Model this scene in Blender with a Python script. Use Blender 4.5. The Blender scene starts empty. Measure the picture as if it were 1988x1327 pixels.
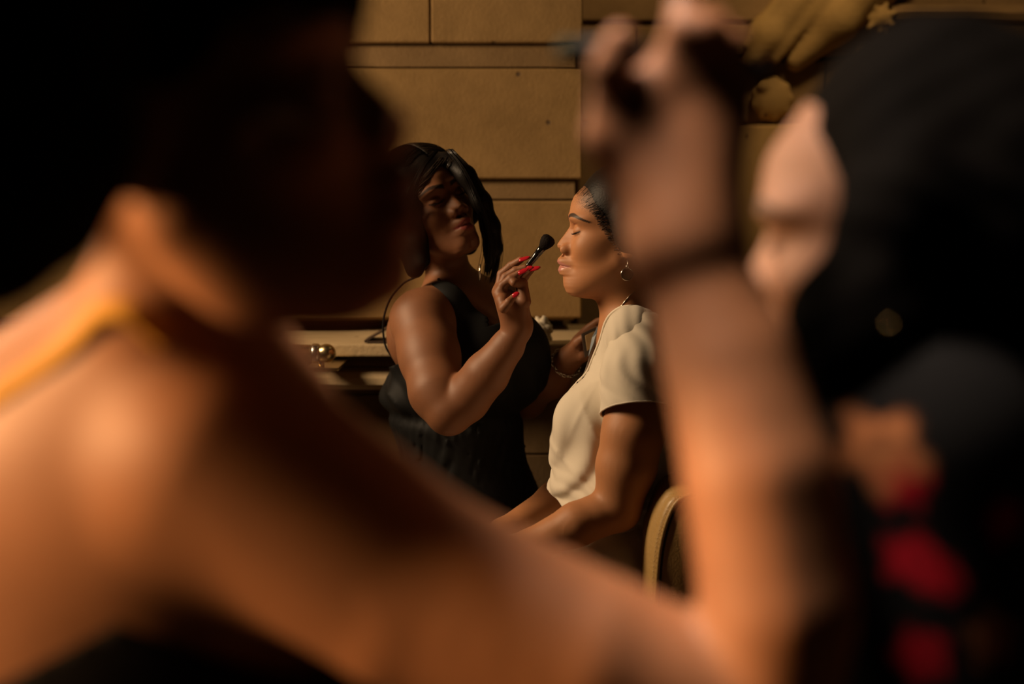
import bpy, bmesh, math, random
import numpy as np
from mathutils import Vector, Matrix

random.seed(7)
rng = np.random.default_rng(7)
SC = bpy.context.scene
COL = SC.collection

# ------------------------------------------------------------------ camera
F = 2761.0
CAM_Z = 1.25
HOR = 400.0
PITCH = math.atan((663.5 - HOR) / F)
cam_d = bpy.data.cameras.new('camera')
cam = bpy.data.objects.new('camera', cam_d)
COL.objects.link(cam)
cam.location = (0, 0, CAM_Z)
cam.rotation_euler = (math.pi / 2 - PITCH, 0, 0)
cam_d.sensor_width = 36.0
cam_d.lens = F / 1988 * 36
cam_d.clip_start = 0.05
cam_d.dof.use_dof = True
cam_d.dof.focus_distance = 2.60
cam_d.dof.aperture_fstop = 2.1
SC.camera = cam

# ------------------------------------------------------------------ world, light, exposure
w = bpy.data.worlds.new('world')
SC.world = w
w.use_nodes = True
w.node_tree.nodes['Background'].inputs[0].default_value = (1.0, 0.72, 0.45, 1)
w.node_tree.nodes['Background'].inputs[1].default_value = 0.004
SC.view_settings.view_transform = 'Standard'
SC.view_settings.look = 'None'
SC.view_settings.exposure = 0.0
SC.view_settings.gamma = 1.0
SC.view_settings.use_curve_mapping = False
SC.cycles.use_denoising = True
SC.cycles.max_bounces = 5
SC.cycles.diffuse_bounces = 2


def area(name, loc, target, sx, sy, power, col, spread=180):
    l = bpy.data.lights.new(name, 'AREA')
    l.shape = 'RECTANGLE'
    l.size = sx
    l.size_y = sy
    l.energy = power
    l.color = col
    l.spread = math.radians(spread)
    o = bpy.data.objects.new(name, l)
    COL.objects.link(o)
    o.location = loc
    o.rotation_euler = (Vector(target) - Vector(loc)).to_track_quat('-Z', 'Y').to_euler()
    return o


# late warm daylight through the far window in the left wall
area('window_light_far', (-1.62, 2.38, 2.02), (0.1, 2.64, 1.12), 0.5, 0.75, 26, (1.0, 0.70, 0.42), 130)
# the same warm daylight through the near window in the left wall
area('window_light_near', (-1.62, 0.64, 1.50), (-0.12, 0.82, 1.12), 0.42, 0.42, 7.6, (1.0, 0.55, 0.24), 60)
# softer, paler daylight falling steeply from the skylight
area('skylight_light', (-0.60, 0.82, 2.88), (0.06, 0.86, 1.15), 0.45, 0.45, 7.0, (1.0, 0.76, 0.60), 50)
# added fill light, no known source, brightens the deep recess at the right
area('recess_fill_light', (0.95, 3.35, 2.90), (0.75, 4.2, 1.9), 0.3, 0.3, 5.0, (1.0, 0.66, 0.30), 110)


# ------------------------------------------------------------------ helpers
def W(px, py, Y):
    a = (px - 994.0) / F
    b = (663.5 - py) / F
    v = np.array([a, math.cos(PITCH) + b * math.sin(PITCH), -math.sin(PITCH) + b * math.cos(PITCH)])
    p = v * (Y / v[1])
    p[2] += CAM_Z
    return p


def tag(o, label, cat, group=None, kind=None):
    o['label'] = label
    o['category'] = cat
    if group:
        o['group'] = group
    if kind:
        o['kind'] = kind
    return o


def empty(name, loc):
    o = bpy.data.objects.new(name, None)
    COL.objects.link(o)
    o.location = loc
    o.empty_display_size = 0.05
    return o


def link_mesh(name, verts, faces, mat, parent=None, smooth=True, colors=None, mats=None):
    me = bpy.data.meshes.new(name)
    me.from_pydata(verts if isinstance(verts, list) else verts.tolist(), [],
                   faces if isinstance(faces, list) else faces.tolist())
    me.update()
    if smooth:
        me.polygons.foreach_set('use_smooth', [True] * len(me.polygons))
    if colors is not None:
        ca = me.color_attributes.new('pig', 'FLOAT_COLOR', 'POINT')
        buf = np.ones((len(verts), 4), np.float32)
        buf[:, :3] = colors
        ca.data.foreach_set('color', buf.ravel())
    me.materials.append(mat)
    o = bpy.data.objects.new(name, me)
    COL.objects.link(o)
    if parent is not None:
        o.parent = parent
        o.matrix_parent_inverse = Matrix.Translation(-Vector(parent.location)) if parent.parent is None else \
            Matrix.Translation(-parent.matrix_world.translation) if parent.type == 'EMPTY' else Matrix.Identity(4)
    return o


def big_mesh(name, V, Fq, mat, parent=None, colors=None):
    """fast quad mesh from numpy"""
    me = bpy.data.meshes.new(name)
    nv, nf = len(V), len(Fq)
    me.vertices.add(nv)
    me.vertices.foreach_set('co', V.astype(np.float32).ravel())
    me.loops.add(nf * 4)
    me.loops.foreach_set('vertex_index', Fq.astype(np.int32).ravel())
    me.polygons.add(nf)
    me.polygons.foreach_set('loop_start', np.arange(0, nf * 4, 4, dtype=np.int32))
    me.polygons.foreach_set('loop_total', np.full(nf, 4, np.int32))
    me.polygons.foreach_set('use_smooth', np.ones(nf, bool))
    me.update(calc_edges=True)
    me.validate()
    if colors is not None:
        ca = me.color_attributes.new('pig', 'FLOAT_COLOR', 'POINT')
        buf = np.ones((nv, 4), np.float32)
        buf[:, :3] = colors
        ca.data.foreach_set('color', buf.ravel())
    me.materials.append(mat)
    o = bpy.data.objects.new(name, me)
    COL.objects.link(o)
    if parent is not None:
        o.parent = parent
        if parent.type == 'EMPTY':
            o.matrix_parent_inverse = Matrix.Translation(-Vector(parent.location))
    return o


# ------------------------------------------------------------------ materials
def nodemat(name):
    m = bpy.data.materials.new(name)
    m.use_nodes = True
    nt = m.node_tree
    return m, nt, nt.nodes['Principled BSDF']


def N(nt, t, **kw):
    n = nt.nodes.new(t)
    for k, v in kw.items():
        setattr(n, k, v)
    return n


def plain(name, col, rough=0.5, metal=0.0, bump=0.0, scale=60.0, vary=0.0, sheen=0.0, spec=0.5, coat=0.0, stretch=None):
    m, nt, b = nodemat(name)
    b.inputs['Base Color'].default_value = (*col, 1)
    b.inputs['Roughness'].default_value = rough
    b.inputs['Metallic'].default_value = metal
    b.inputs['Specular IOR Level'].default_value = spec
    if sheen:
        b.inputs['Sheen Weight'].default_value = sheen
    if coat:
        b.inputs['Coat Weight'].default_value = coat
        b.inputs['Coat Roughness'].default_value = 0.08
    tc = N(nt, 'ShaderNodeTexCoord')
    mp = N(nt, 'ShaderNodeMapping')
    if stretch:
        mp.inputs['Scale'].default_value = stretch
    nt.links.new(tc.outputs['Object'], mp.inputs[0])
    nz = N(nt, 'ShaderNodeTexNoise')
    nz.inputs['Scale'].default_value = scale
    nz.inputs['Detail'].default_value = 5
    nt.links.new(mp.outputs[0], nz.inputs['Vector'])
    if bump:
        bp = N(nt, 'ShaderNodeBump')
        bp.inputs['Strength'].default_value = bump
        bp.inputs['Distance'].default_value = 0.004
        nt.links.new(nz.outputs[0], bp.inputs['Height'])
        nt.links.new(bp.outputs[0], b.inputs['Normal'])
    if vary:
        mx = N(nt, 'ShaderNodeMix', data_type='RGBA')
        mx.inputs[6].default_value = (*[c * (1 - vary) for c in col], 1)
        mx.inputs[7].default_value = (*[min(1, c * (1 + vary)) for c in col], 1)
        nt.links.new(nz.outputs[0], mx.inputs[0])
        nt.links.new(mx.outputs[2], b.inputs['Base Color'])
    return m


def skin_mat(name, col, lips, dark=(0.012, 0.007, 0.005), rough=0.55, third=(0.02, 0.02, 0.02), sss=0.12):
    m, nt, b = nodemat(name)
    at = N(nt, 'ShaderNodeAttribute', attribute_name='pig')
    sep = N(nt, 'ShaderNodeSeparateColor')
    nt.links.new(at.outputs['Color'], sep.inputs[0])
    tc = N(nt, 'ShaderNodeTexCoord')
    nz = N(nt, 'ShaderNodeTexNoise')
    nz.inputs['Scale'].default_value = 28
    nz.inputs['Detail'].default_value = 6
    nt.links.new(tc.outputs['Object'], nz.inputs['Vector'])
    base = N(nt, 'ShaderNodeMix', data_type='RGBA')
    base.inputs[6].default_value = (*[c * 0.84 for c in col], 1)
    base.inputs[7].default_value = (*[c * 1.16 for c in col], 1)
    nt.links.new(nz.outputs[0], base.inputs[0])
    prev = base.outputs[2]
    for ch, c in ((0, lips), (1, dark), (2, third)):
        mx = N(nt, 'ShaderNodeMix', data_type='RGBA')
        mx.inputs[7].default_value = (*c, 1)
        nt.links.new(prev, mx.inputs[6])
        nt.links.new(sep.outputs[ch], mx.inputs[0])
        prev = mx.outputs[2]
    nt.links.new(prev, b.inputs['Base Color'])
    rr = N(nt, 'ShaderNodeMix')
    rr.inputs[2].default_value = rough
    rr.inputs[3].default_value = 0.30
    b.inputs['Specular IOR Level'].default_value = 0.38
    nt.links.new(sep.outputs[0], rr.inputs[0])
    nt.links.new(rr.outputs[0], b.inputs['Roughness'])
    b.inputs['Subsurface Weight'].default_value = sss
    b.inputs['Subsurface Radius'].default_value = (1.0, 0.35, 0.18)
    b.inputs['Subsurface Scale'].default_value = 0.006
    n2 = N(nt, 'ShaderNodeTexNoise')
    n2.inputs['Scale'].default_value = 420
    n2.inputs['Detail'].default_value = 3
    nt.links.new(tc.outputs['Object'], n2.inputs['Vector'])
    n3 = N(nt, 'ShaderNodeTexVoronoi')
    n3.inputs['Scale'].default_value = 700
    nt.links.new(tc.outputs['Object'], n3.inputs['Vector'])
    ad = N(nt, 'ShaderNodeMath', operation='ADD')
    nt.links.new(n2.outputs[0], ad.inputs[0])
    nt.links.new(n3.outputs[0], ad.inputs[1])
    bp = N(nt, 'ShaderNodeBump')
    bp.inputs['Strength'].default_value = 0.09
    bp.inputs['Distance'].default_value = 0.0006
    nt.links.new(ad.outputs[0], bp.inputs['Height'])
    nt.links.new(bp.outputs[0], b.inputs['Normal'])
    return m


def fabric_mat(name, col, rough=0.85, weave=900.0, bump=0.3, col2=None, col3=None, vary=0.1, sheen=0.15, spec=0.5):
    """woven cloth; the colour attribute may mix in two print colours"""
    m, nt, b = nodemat(name)
    b.inputs['Roughness'].default_value = rough
    b.inputs['Sheen Weight'].default_value = sheen
    b.inputs['Specular IOR Level'].default_value = spec
    tc = N(nt, 'ShaderNodeTexCoord')
    nz = N(nt, 'ShaderNodeTexNoise')
    nz.inputs['Scale'].default_value = 14
    nz.inputs['Detail'].default_value = 6
    nt.links.new(tc.outputs['Object'], nz.inputs['Vector'])
    mx = N(nt, 'ShaderNodeMix', data_type='RGBA')
    mx.inputs[6].default_value = (*[c * (1 - vary) for c in col], 1)
    mx.inputs[7].default_value = (*[min(1, c * (1 + vary)) for c in col], 1)
    nt.links.new(nz.outputs[0], mx.inputs[0])
    prev = mx.outputs[2]
    if col2:
        at = N(nt, 'ShaderNodeAttribute', attribute_name='pig')
        sep = N(nt, 'ShaderNodeSeparateColor')
        nt.links.new(at.outputs['Color'], sep.inputs[0])
        for ch, c in ((0, col2), (1, col3 or col2)):
            m2 = N(nt, 'ShaderNodeMix', data_type='RGBA')
            m2.inputs[7].default_value = (*c, 1)
            nt.links.new(prev, m2.inputs[6])
            nt.links.new(sep.outputs[ch], m2.inputs[0])
            prev = m2.outputs[2]
    nt.links.new(prev, b.inputs['Base Color'])
    n2 = N(nt, 'ShaderNodeTexNoise')
    n2.inputs['Scale'].default_value = weave
    nt.links.new(tc.outputs['Object'], n2.inputs['Vector'])
    bp = N(nt, 'ShaderNodeBump')
    bp.inputs['Strength'].default_value = bump
    bp.inputs['Distance'].default_value = 0.001
    nt.links.new(n2.outputs[0], bp.inputs['Height'])
    nt.links.new(bp.outputs[0], b.inputs['Normal'])
    return m


def stone_mat(name, c1, c2, pit=(0.10, 0.06, 0.03)):
    m, nt, b = nodemat(name)
    b.inputs['Roughness'].default_value = 0.82
    b.inputs['Specular IOR Level'].default_value = 0.3
    geo = N(nt, 'ShaderNodeNewGeometry')
    oi = N(nt, 'ShaderNodeObjectInfo')
    n1 = N(nt, 'ShaderNodeTexNoise')
    n1.inputs['Scale'].default_value = 3.2
    n1.inputs['Detail'].default_value = 9
    n1.inputs['Roughness'].default_value = 0.68
    nt.links.new(geo.outputs['Position'], n1.inputs['Vector'])
    r1 = N(nt, 'ShaderNodeValToRGB')
    r1.color_ramp.elements[0].position = 0.33
    r1.color_ramp.elements[0].color = (*c1, 1)
    r1.color_ramp.elements[1].position = 0.68
    r1.color_ramp.elements[1].color = (*c2, 1)
    nt.links.new(n1.outputs[0], r1.inputs[0])
    hv = N(nt, 'ShaderNodeHueSaturation')
    ma = N(nt, 'ShaderNodeMath', operation='MULTIPLY_ADD')
    ma.inputs[1].default_value = 0.24
    ma.inputs[2].default_value = 0.88
    nt.links.new(oi.outputs['Random'], ma.inputs[0])
    nt.links.new(ma.outputs[0], hv.inputs['Value'])
    nt.links.new(r1.outputs[0], hv.inputs['Color'])
    vo = N(nt, 'ShaderNodeTexVoronoi')
    vo.inputs['Scale'].default_value = 11
    nt.links.new(geo.outputs['Position'], vo.inputs['Vector'])
    r2 = N(nt, 'ShaderNodeValToRGB')
    r2.color_ramp.elements[0].position = 0.045
    r2.color_ramp.elements[0].color = (1, 1, 1, 1)
    r2.color_ramp.elements[1].position = 0.075
    r2.color_ramp.elements[1].color = (0, 0, 0, 1)
    nt.links.new(vo.outputs['Distance'], r2.inputs[0])
    mx = N(nt, 'ShaderNodeMix', data_type='RGBA')
    mx.inputs[7].default_value = (*pit, 1)
    nt.links.new(r2.outputs[0], mx.inputs[0])
    nt.links.new(hv.outputs[0], mx.inputs[6])
    nt.links.new(mx.outputs[2], b.inputs['Base Color'])
    n3 = N(nt, 'ShaderNodeTexNoise')
    n3.inputs['Scale'].default_value = 120
    n3.inputs['Detail'].default_value = 6
    nt.links.new(geo.outputs['Position'], n3.inputs['Vector'])
    sb = N(nt, 'ShaderNodeMath', operation='SUBTRACT')
    nt.links.new(n3.outputs[0], sb.inputs[0])
    nt.links.new(r2.outputs[0], sb.inputs[1])
    bp = N(nt, 'ShaderNodeBump')
    bp.inputs['Strength'].default_value = 0.35
    bp.inputs['Distance'].default_value = 0.004
    nt.links.new(sb.outputs[0], bp.inputs['Height'])
    nt.links.new(bp.outputs[0], b.inputs['Normal'])
    return m


M = {}
M['stone'] = stone_mat('limestone', (0.20, 0.118, 0.040), (0.33, 0.202, 0.076))
M['groove_shade'] = stone_mat('limestone_groove_shade', (0.15, 0.09, 0.036), (0.25, 0.155, 0.065))  # darker limestone, shade of the recessed bands put into the colour
M['dark_stone'] = stone_mat('brown_stone', (0.14, 0.085, 0.035), (0.24, 0.15, 0.07))
M['pilaster'] = stone_mat('pilaster_stone', (0.36, 0.22, 0.09), (0.52, 0.34, 0.15))
M['ledge'] = stone_mat('ledge_stone', (0.33, 0.24, 0.13), (0.48, 0.37, 0.22))
M['carved'] = stone_mat('gilded_stone', (0.26, 0.165, 0.065), (0.40, 0.26, 0.10))
M['plaster'] = plain('dark_plaster', (0.05, 0.04, 0.03), 0.9, bump=0.1, vary=0.2, scale=4)
M['floor'] = plain('floor_wood', (0.10, 0.055, 0.03), 0.5, bump=0.15, vary=0.3, scale=9, stretch=(1, 8, 1))
M['skin_d'] = skin_mat('seated_woman_skin', (0.42, 0.185, 0.080), (0.46, 0.19, 0.15))
M['skin_c'] = skin_mat('artist_skin', (0.21, 0.086, 0.038), (0.25, 0.06, 0.05))
M['skin_a'] = skin_mat('near_artist_skin', (0.31, 0.135, 0.060), (0.2, 0.06, 0.05))
M['skin_b'] = skin_mat('robed_woman_skin', (0.23, 0.125, 0.080), (0.3, 0.08, 0.07))
M['hair'] = plain('black_hair', (0.008, 0.006, 0.005), 0.5, spec=0.15, scale=260, bump=0.15)
M['near_hair'] = plain('matt_black_hair', (0.003, 0.0025, 0.002), 0.8, spec=0.03, scale=300, bump=0.3)
M['strand'] = plain('black_hair_strand', (0.012, 0.009, 0.007), 0.34, spec=0.35)
M['fringe_highlight'] = plain('glossy_highlight_hair', (0.05, 0.035, 0.025), 0.25, spec=0.9)  # paler than the other hair, highlight put into the colour
M['black_cloth'] = fabric_mat('black_satin', (0.008, 0.008, 0.008), rough=0.6, sheen=0.0, spec=0.14)
M['near_black_cloth'] = fabric_mat('matt_black_cloth', (0.006, 0.005, 0.005), rough=0.9, sheen=0.0, spec=0.1)
M['cream'] = fabric_mat('cream_cotton', (0.62, 0.55, 0.44), weave=700, bump=0.25)
M['cream_trim'] = plain('cream_piping', (0.70, 0.62, 0.50), 0.6, bump=0.1, scale=300)
M['robe'] = fabric_mat('black_floral_robe', (0.006, 0.006, 0.006), rough=0.9, sheen=0.0, spec=0.1, col2=(0.45, 0.008, 0.02), col3=(0.42, 0.16, 0.06))
M['yellow'] = fabric_mat('mustard_cloth', (0.50, 0.25, 0.015), rough=0.8, sheen=0.0)
M['nail'] = plain('red_nail_varnish', (0.42, 0.012, 0.022), 0.15, coat=0.8)
M['gloss_black'] = plain('gloss_black_lacquer', (0.006, 0.006, 0.006), 0.12, coat=1.0)
M['matt_black'] = plain('satin_black_lacquer', (0.006, 0.006, 0.006), 0.6, spec=0.2)
M['bristle'] = plain('dark_bristles', (0.006, 0.003, 0.002), 0.8, spec=0.15, bump=0.6, scale=500, stretch=(1, 1, 0.15))
M['pale_plastic'] = plain('pale_green_plastic', (0.05, 0.06, 0.045), 0.9, spec=0.05)
M['brass'] = plain('aged_brass', (0.55, 0.42, 0.22), 0.28, metal=1.0, bump=0.05, vary=0.15)
M['steel'] = plain('brushed_steel', (0.62, 0.56, 0.47), 0.25, metal=1.0, vary=0.1)
M['gold'] = plain('gold', (0.75, 0.50, 0.20), 0.25, metal=1.0)
M['silver'] = plain('silver_wire', (0.85, 0.78, 0.66), 0.22, metal=1.0)
M['ear_disc'] = plain('earring_mesh', (0.30, 0.20, 0.12), 0.5, metal=0.3, bump=0.5, scale=800)
M['leather'] = plain('tan_leather', (0.42, 0.26, 0.09), 0.42, bump=0.25, scale=260, vary=0.12, coat=0.1)
M['leather_dark'] = plain('piping_shade', (0.03, 0.018, 0.008), 0.7)
M['thread'] = plain('stitch_thread', (0.62, 0.42, 0.18), 0.7)
M['dark_wood'] = plain('dark_wood', (0.06, 0.03, 0.015), 0.4, vary=0.3, scale=20)
M['tissue'] = plain('crumpled_tissue', (0.66, 0.58, 0.44), 0.8, bump=0.5, scale=90)
M['pan'] = plain('pressed_powder', (0.50, 0.34, 0.17), 0.8, bump=0.2, scale=300)
M['lapel_blue'] = plain('pale_blue_lapel', (0.17, 0.21, 0.25), 0.5)  # cool light on the cream lapel put into the colour
M['dark_case'] = plain('dark_leather_case', (0.05, 0.03, 0.02), 0.5, bump=0.2, scale=300)
M['glass_bead'] = plain('dark_bead', (0.03, 0.02, 0.015), 0.15, coat=0.6)
M['lash'] = plain('eyelash', (0.004, 0.003, 0.003), 0.5)
M['window_glass'] = plain('window_bar', (0.35, 0.3, 0.22), 0.5)


# ------------------------------------------------------------------ signed distance modelling
def sstep(a, b, x):
    t = np.clip((x - a) / (b - a), 0, 1)
    return t * t * (3 - 2 * t)


def smin(a, b, k):
    if k <= 0:
        return np.minimum(a, b)
    h = np.maximum(k - np.abs(a - b), 0) / k
    return np.minimum(a, b) - h * h * k * 0.25


def cap_d(P, a, b, ra, rb):
    a = np.asarray(a, float)
    ba = np.asarray(b, float) - a
    pa = P - a
    h = np.clip(pa @ ba / max(ba @ ba, 1e-12), 0, 1)
    return np.linalg.norm(pa - h[:, None] * ba, axis=1) - (ra + (rb - ra) * h)


def ell_d(P, c, r, R=None):
    q = P - np.asarray(c, float)
    if R is not None:
        q = q @ R
    r = np.asarray(r, float)
    k0 = np.linalg.norm(q / r, axis=1)
    k1 = np.linalg.norm(q / (r * r), axis=1)
    return k0 * (k0 - 1.0) / np.maximum(k1, 1e-9)


def box_d(P, c, h, R=None, rd=0.0):
    q = P - np.asarray(c, float)
    if R is not None:
        q = q @ R
    q = np.abs(q) - (np.asarray(h, float) - rd)
    return np.linalg.norm(np.maximum(q, 0), axis=1) + np.minimum(q.max(axis=1), 0) - rd


def frame(fwd, up):
    """columns: forward X, left Y, up Z"""
    x = np.asarray(fwd, float)
    x /= np.linalg.norm(x)
    u = np.asarray(up, float)
    z = u - x * (u @ x)
    z /= np.linalg.norm(z)
    y = np.cross(z, x)
    return np.stack([x, y, z], axis=1)


class Sdf:
    def __init__(self):
        self.ops = []

    def cap(self, a, b, ra, rb=None, k=0.02, sub=False):
        a = np.asarray(a, float)
        b = np.asarray(b, float)
        rb = ra if rb is None else rb
        c = (a + b) / 2
        R = np.linalg.norm(b - a) / 2 + max(ra, rb)
        self.ops.append((c, R, k, sub, lambda P: cap_d(P, a, b, ra, rb)))
        return self

    def chain(self, pts, k=0.02):
        """pts: list of (point, radius)"""
        for (a, ra), (b, rb) in zip(pts[:-1], pts[1:]):
            self.cap(a, b, ra, rb, k)
        return self

    def ell(self, c, r, R=None, k=0.02, sub=False):
        c = np.asarray(c, float)
        self.ops.append((c, max(r), k, sub, lambda P: ell_d(P, c, r, R)))
        return self

    def box(self, c, h, R=None, rd=0.005, k=0.0, sub=False):
        c = np.asarray(c, float)
        self.ops.append((c, float(np.linalg.norm(h)), k, sub, lambda P: box_d(P, c, h, R, rd)))
        return self

    def fn(self, c, rad, f, k=0.02, sub=False):
        self.ops.append((np.asarray(c, float), rad, k, sub, f))
        return self

    def __call__(self, P):
        d = np.full(len(P), 9.0)
        for c, R, k, sub, f in self.ops:
            lb = np.linalg.norm(P - c, axis=1) - R
            if sub:
                m = lb < 0.004 + k
                if m.any():
                    v = f(P[m])
                    x = d[m]
                    h = np.maximum(k - np.abs(x + v), 0) / max(k, 1e-9)
                    d[m] = np.maximum(x, -v) + h * h * k * 0.25
            else:
                # ellipsoid distances are rough, so allow a margin
                m = lb * 0.7 < d + k + 0.004
                if m.any():
                    d[m] = smin(d[m], f(P[m]), k)
        return d

    def bounds(self):
        lo = np.min([c - R for c, R, k, s, f in self.ops if not s], axis=0)
        hi = np.max([c + R for c, R, k, s, f in self.ops if not s], axis=0)
        return lo, hi


def axis_grid(lo, hi, coarse, zones):
    """nonuniform grid line; zones = [(a, b, step)] are sampled finer"""
    xs = [lo]
    x = lo
    while x < hi:
        s = coarse
        for a, b, st in zones:
            if a <= x <= b:
                s = min(s, st)
            else:
                dist = a - x if x < a else x - b
                s = min(s, st + dist * 0.25)
        x += s
        xs.append(x)
    n = len(xs)
    while (n - 1) % 4:
        x += coarse
        xs.append(x)
        n += 1
    return np.array(xs)


def polygonise(f, lo, hi, coarse, zones=(), pad=0.01):
    """surface nets on a rectilinear grid; zones = [(lo3, hi3, step)]"""
    ax = [axis_grid(lo[i] - pad, hi[i] + pad, coarse, [(z[0][i], z[1][i], z[2]) for z in zones]) for i in range(3)]
    nx, ny, nz = map(len, ax)
    X, Y, Z = ax
    cx, cy, cz = X[::4], Y[::4], Z[::4]
    G = np.stack(np.meshgrid(cx, cy, cz, indexing='ij'), -1).reshape(-1, 3)
    dc = np.empty(len(G))
    for i in range(0, len(G), 400000):
        dc[i:i + 400000] = f(G[i:i + 400000])
    dc = dc.reshape(len(cx), len(cy), len(cz))
    # per-block activity : block i spans coarse node i..i+1
    bx, by, bz = len(cx) - 1, len(cy) - 1, len(cz) - 1
    diag = np.sqrt(np.diff(cx)[:, None, None] ** 2 + np.diff(cy)[None, :, None] ** 2 + np.diff(cz)[None, None, :] ** 2)
    mn = None
    for i in (0, 1):
        for j in (0, 1):
            for k in (0, 1):
                s = dc[i:i + bx, j:j + by, k:k + bz]
                a = np.abs(s)
                mn = a if mn is None else np.minimum(mn, a)
    act = mn < diag * 0.75
    D = np.repeat(np.repeat(np.repeat(dc[:-1, :-1, :-1], 4, 0), 4, 1), 4, 2)
    full = np.empty((nx, ny, nz), np.float32)
    full[:-1, :-1, :-1] = D
    full[-1] = full[-2]
    full[:, -1] = full[:, -2]
    full[:, :, -1] = full[:, :, -2]
    nodemask = np.zeros((nx, ny, nz), bool)
    am = np.repeat(np.repeat(np.repeat(act, 4, 0), 4, 1), 4, 2)
    nodemask[:-1, :-1, :-1] = am
    t = nodemask.copy()
    t[1:] |= nodemask[:-1]
    u = t.copy()
    u[:, 1:] |= t[:, :-1]
    nodemask = u.copy()
    nodemask[:, :, 1:] |= u[:, :, :-1]
    I, J, K = np.nonzero(nodemask)
    vals = np.empty(len(I), np.float32)
    for s in range(0, len(I), 300000):
        e = s + 300000
        vals[s:e] = f(np.stack([X[I[s:e]], Y[J[s:e]], Z[K[s:e]]], 1))
    full[I, J, K] = vals
    cells = np.zeros((nx - 1, ny - 1, nz - 1), bool)
    cells[:] = am
    ci, cj, ck = np.nonzero(cells)
    corner = [(a, b, c) for a in (0, 1) for b in (0, 1) for c in (0, 1)]
    cv = np.stack([full[ci + a, cj + b, ck + c] for a, b, c in corner], 1)
    neg = (cv < 0).sum(1)
    keep = (neg > 0) & (neg < 8)
    ci, cj, ck, cv = ci[keep], cj[keep], ck[keep], cv[keep]
    P = np.stack([np.stack([X[ci + a], Y[cj + b], Z[ck + c]], 1) for a, b, c in corner], 1)
    acc = np.zeros((len(ci), 3))
    cnt = np.zeros(len(ci))
    for a in range(8):
        for bit in (1, 2, 4):
            if a & bit:
                continue
            b = a | bit
            va, vb = cv[:, a], cv[:, b]
            m = (va < 0) != (vb < 0)
            tt = np.where(m, va / np.where(m, va - vb, 1), 0)[:, None]
            pt = P[:, a] + (P[:, b] - P[:, a]) * tt
            acc[m] += pt[m]
            cnt[m] += 1
    V = acc / cnt[:, None]
    idx = np.full((nx - 1, ny - 1, nz - 1), -1, np.int32)
    idx[ci, cj, ck] = np.arange(len(ci))
    quads = []
    for axis in range(3):
        # edges from node (i,j,k) along axis; node of the cell's 0 corner
        s0 = cv[:, 0] < 0
        s1 = cv[:, {0: 4, 1: 2, 2: 1}[axis]] < 0
        m = s0 != s1
        i, j, k = ci[m], cj[m], ck[m]
        sg = s0[m]
        o1, o2 = [(0, 1, 0), (0, 0, 1)] if axis == 0 else [(0, 0, 1), (1, 0, 0)] if axis == 1 else [(1, 0, 0), (0, 1, 0)]
        ok = (i - o1[0] - o2[0] >= 0) & (j - o1[1] - o2[1] >= 0) & (k - o1[2] - o2[2] >= 0)
        i, j, k, sg = i[ok], j[ok], k[ok], sg[ok]
        q0 = idx[i, j, k]
        q1 = idx[i - o1[0], j - o1[1], k - o1[2]]
        q2 = idx[i - o1[0] - o2[0], j - o1[1] - o2[1], k - o1[2] - o2[2]]
        q3 = idx[i - o2[0], j - o2[1], k - o2[2]]
        q = np.stack([q0, q1, q2, q3], 1)
        q = np.where(sg[:, None], q, q[:, ::-1])
        q = q[(q >= 0).all(1)]
        quads.append(q)
    return V, np.concatenate(quads)


def relax(V, Fq, n=1, lam=0.5):
    """a little umbrella smoothing to hide grid stepping"""
    e = np.concatenate([Fq[:, [0, 1]], Fq[:, [1, 2]], Fq[:, [2, 3]], Fq[:, [3, 0]]])
    for _ in range(n):
        acc = np.zeros_like(V)
        c = np.zeros(len(V))
        for ch in range(3):
            acc[:, ch] = np.bincount(e[:, 0], V[e[:, 1], ch], len(V)) + np.bincount(e[:, 1], V[e[:, 0], ch], len(V))
        c = np.bincount(e[:, 0], minlength=len(V)) + np.bincount(e[:, 1], minlength=len(V))
        V = V + lam * (acc / np.maximum(c, 1)[:, None] - V)
    return V


def sdf_mesh(name, f, mat, parent, coarse, zones=(), paint=None, smooth=1, cut=None, bounds=None, thick=None):
    lo, hi = bounds if bounds is not None else f.bounds()
    V, Q = polygonise(f, np.asarray(lo, float), np.asarray(hi, float), coarse, zones)
    if smooth:
        V = relax(V, Q, smooth, 0.5)
    if cut is None:
        return big_mesh(name, V, Q, mat, parent, paint(V) if paint else None)
    o = big_mesh(name, V, Q, mat, parent, paint(V) if paint else None)
    bm = bmesh.new()
    bm.from_mesh(o.data)
    planes, dead = cut
    for (pc, pn) in planes:
        bmesh.ops.bisect_plane(bm, geom=list(bm.verts) + list(bm.edges) + list(bm.faces), dist=1e-6,
                               plane_co=Vector(pc), plane_no=Vector(pn))
    kill = [fc for fc in bm.faces if dead(np.array(fc.calc_center_median()))]
    bmesh.ops.delete(bm, geom=kill, context='FACES')
    bmesh.ops.remove_doubles(bm, verts=[v for v in bm.verts if v.is_boundary or any(e.is_boundary for e in v.link_edges)], dist=0.0011)
    bm.to_mesh(o.data)
    bm.free()
    if thick:
        md = o.modifiers.new('thickness', 'SOLIDIFY')
        md.thickness = thick
        md.offset = 1.0
    return o


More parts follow.
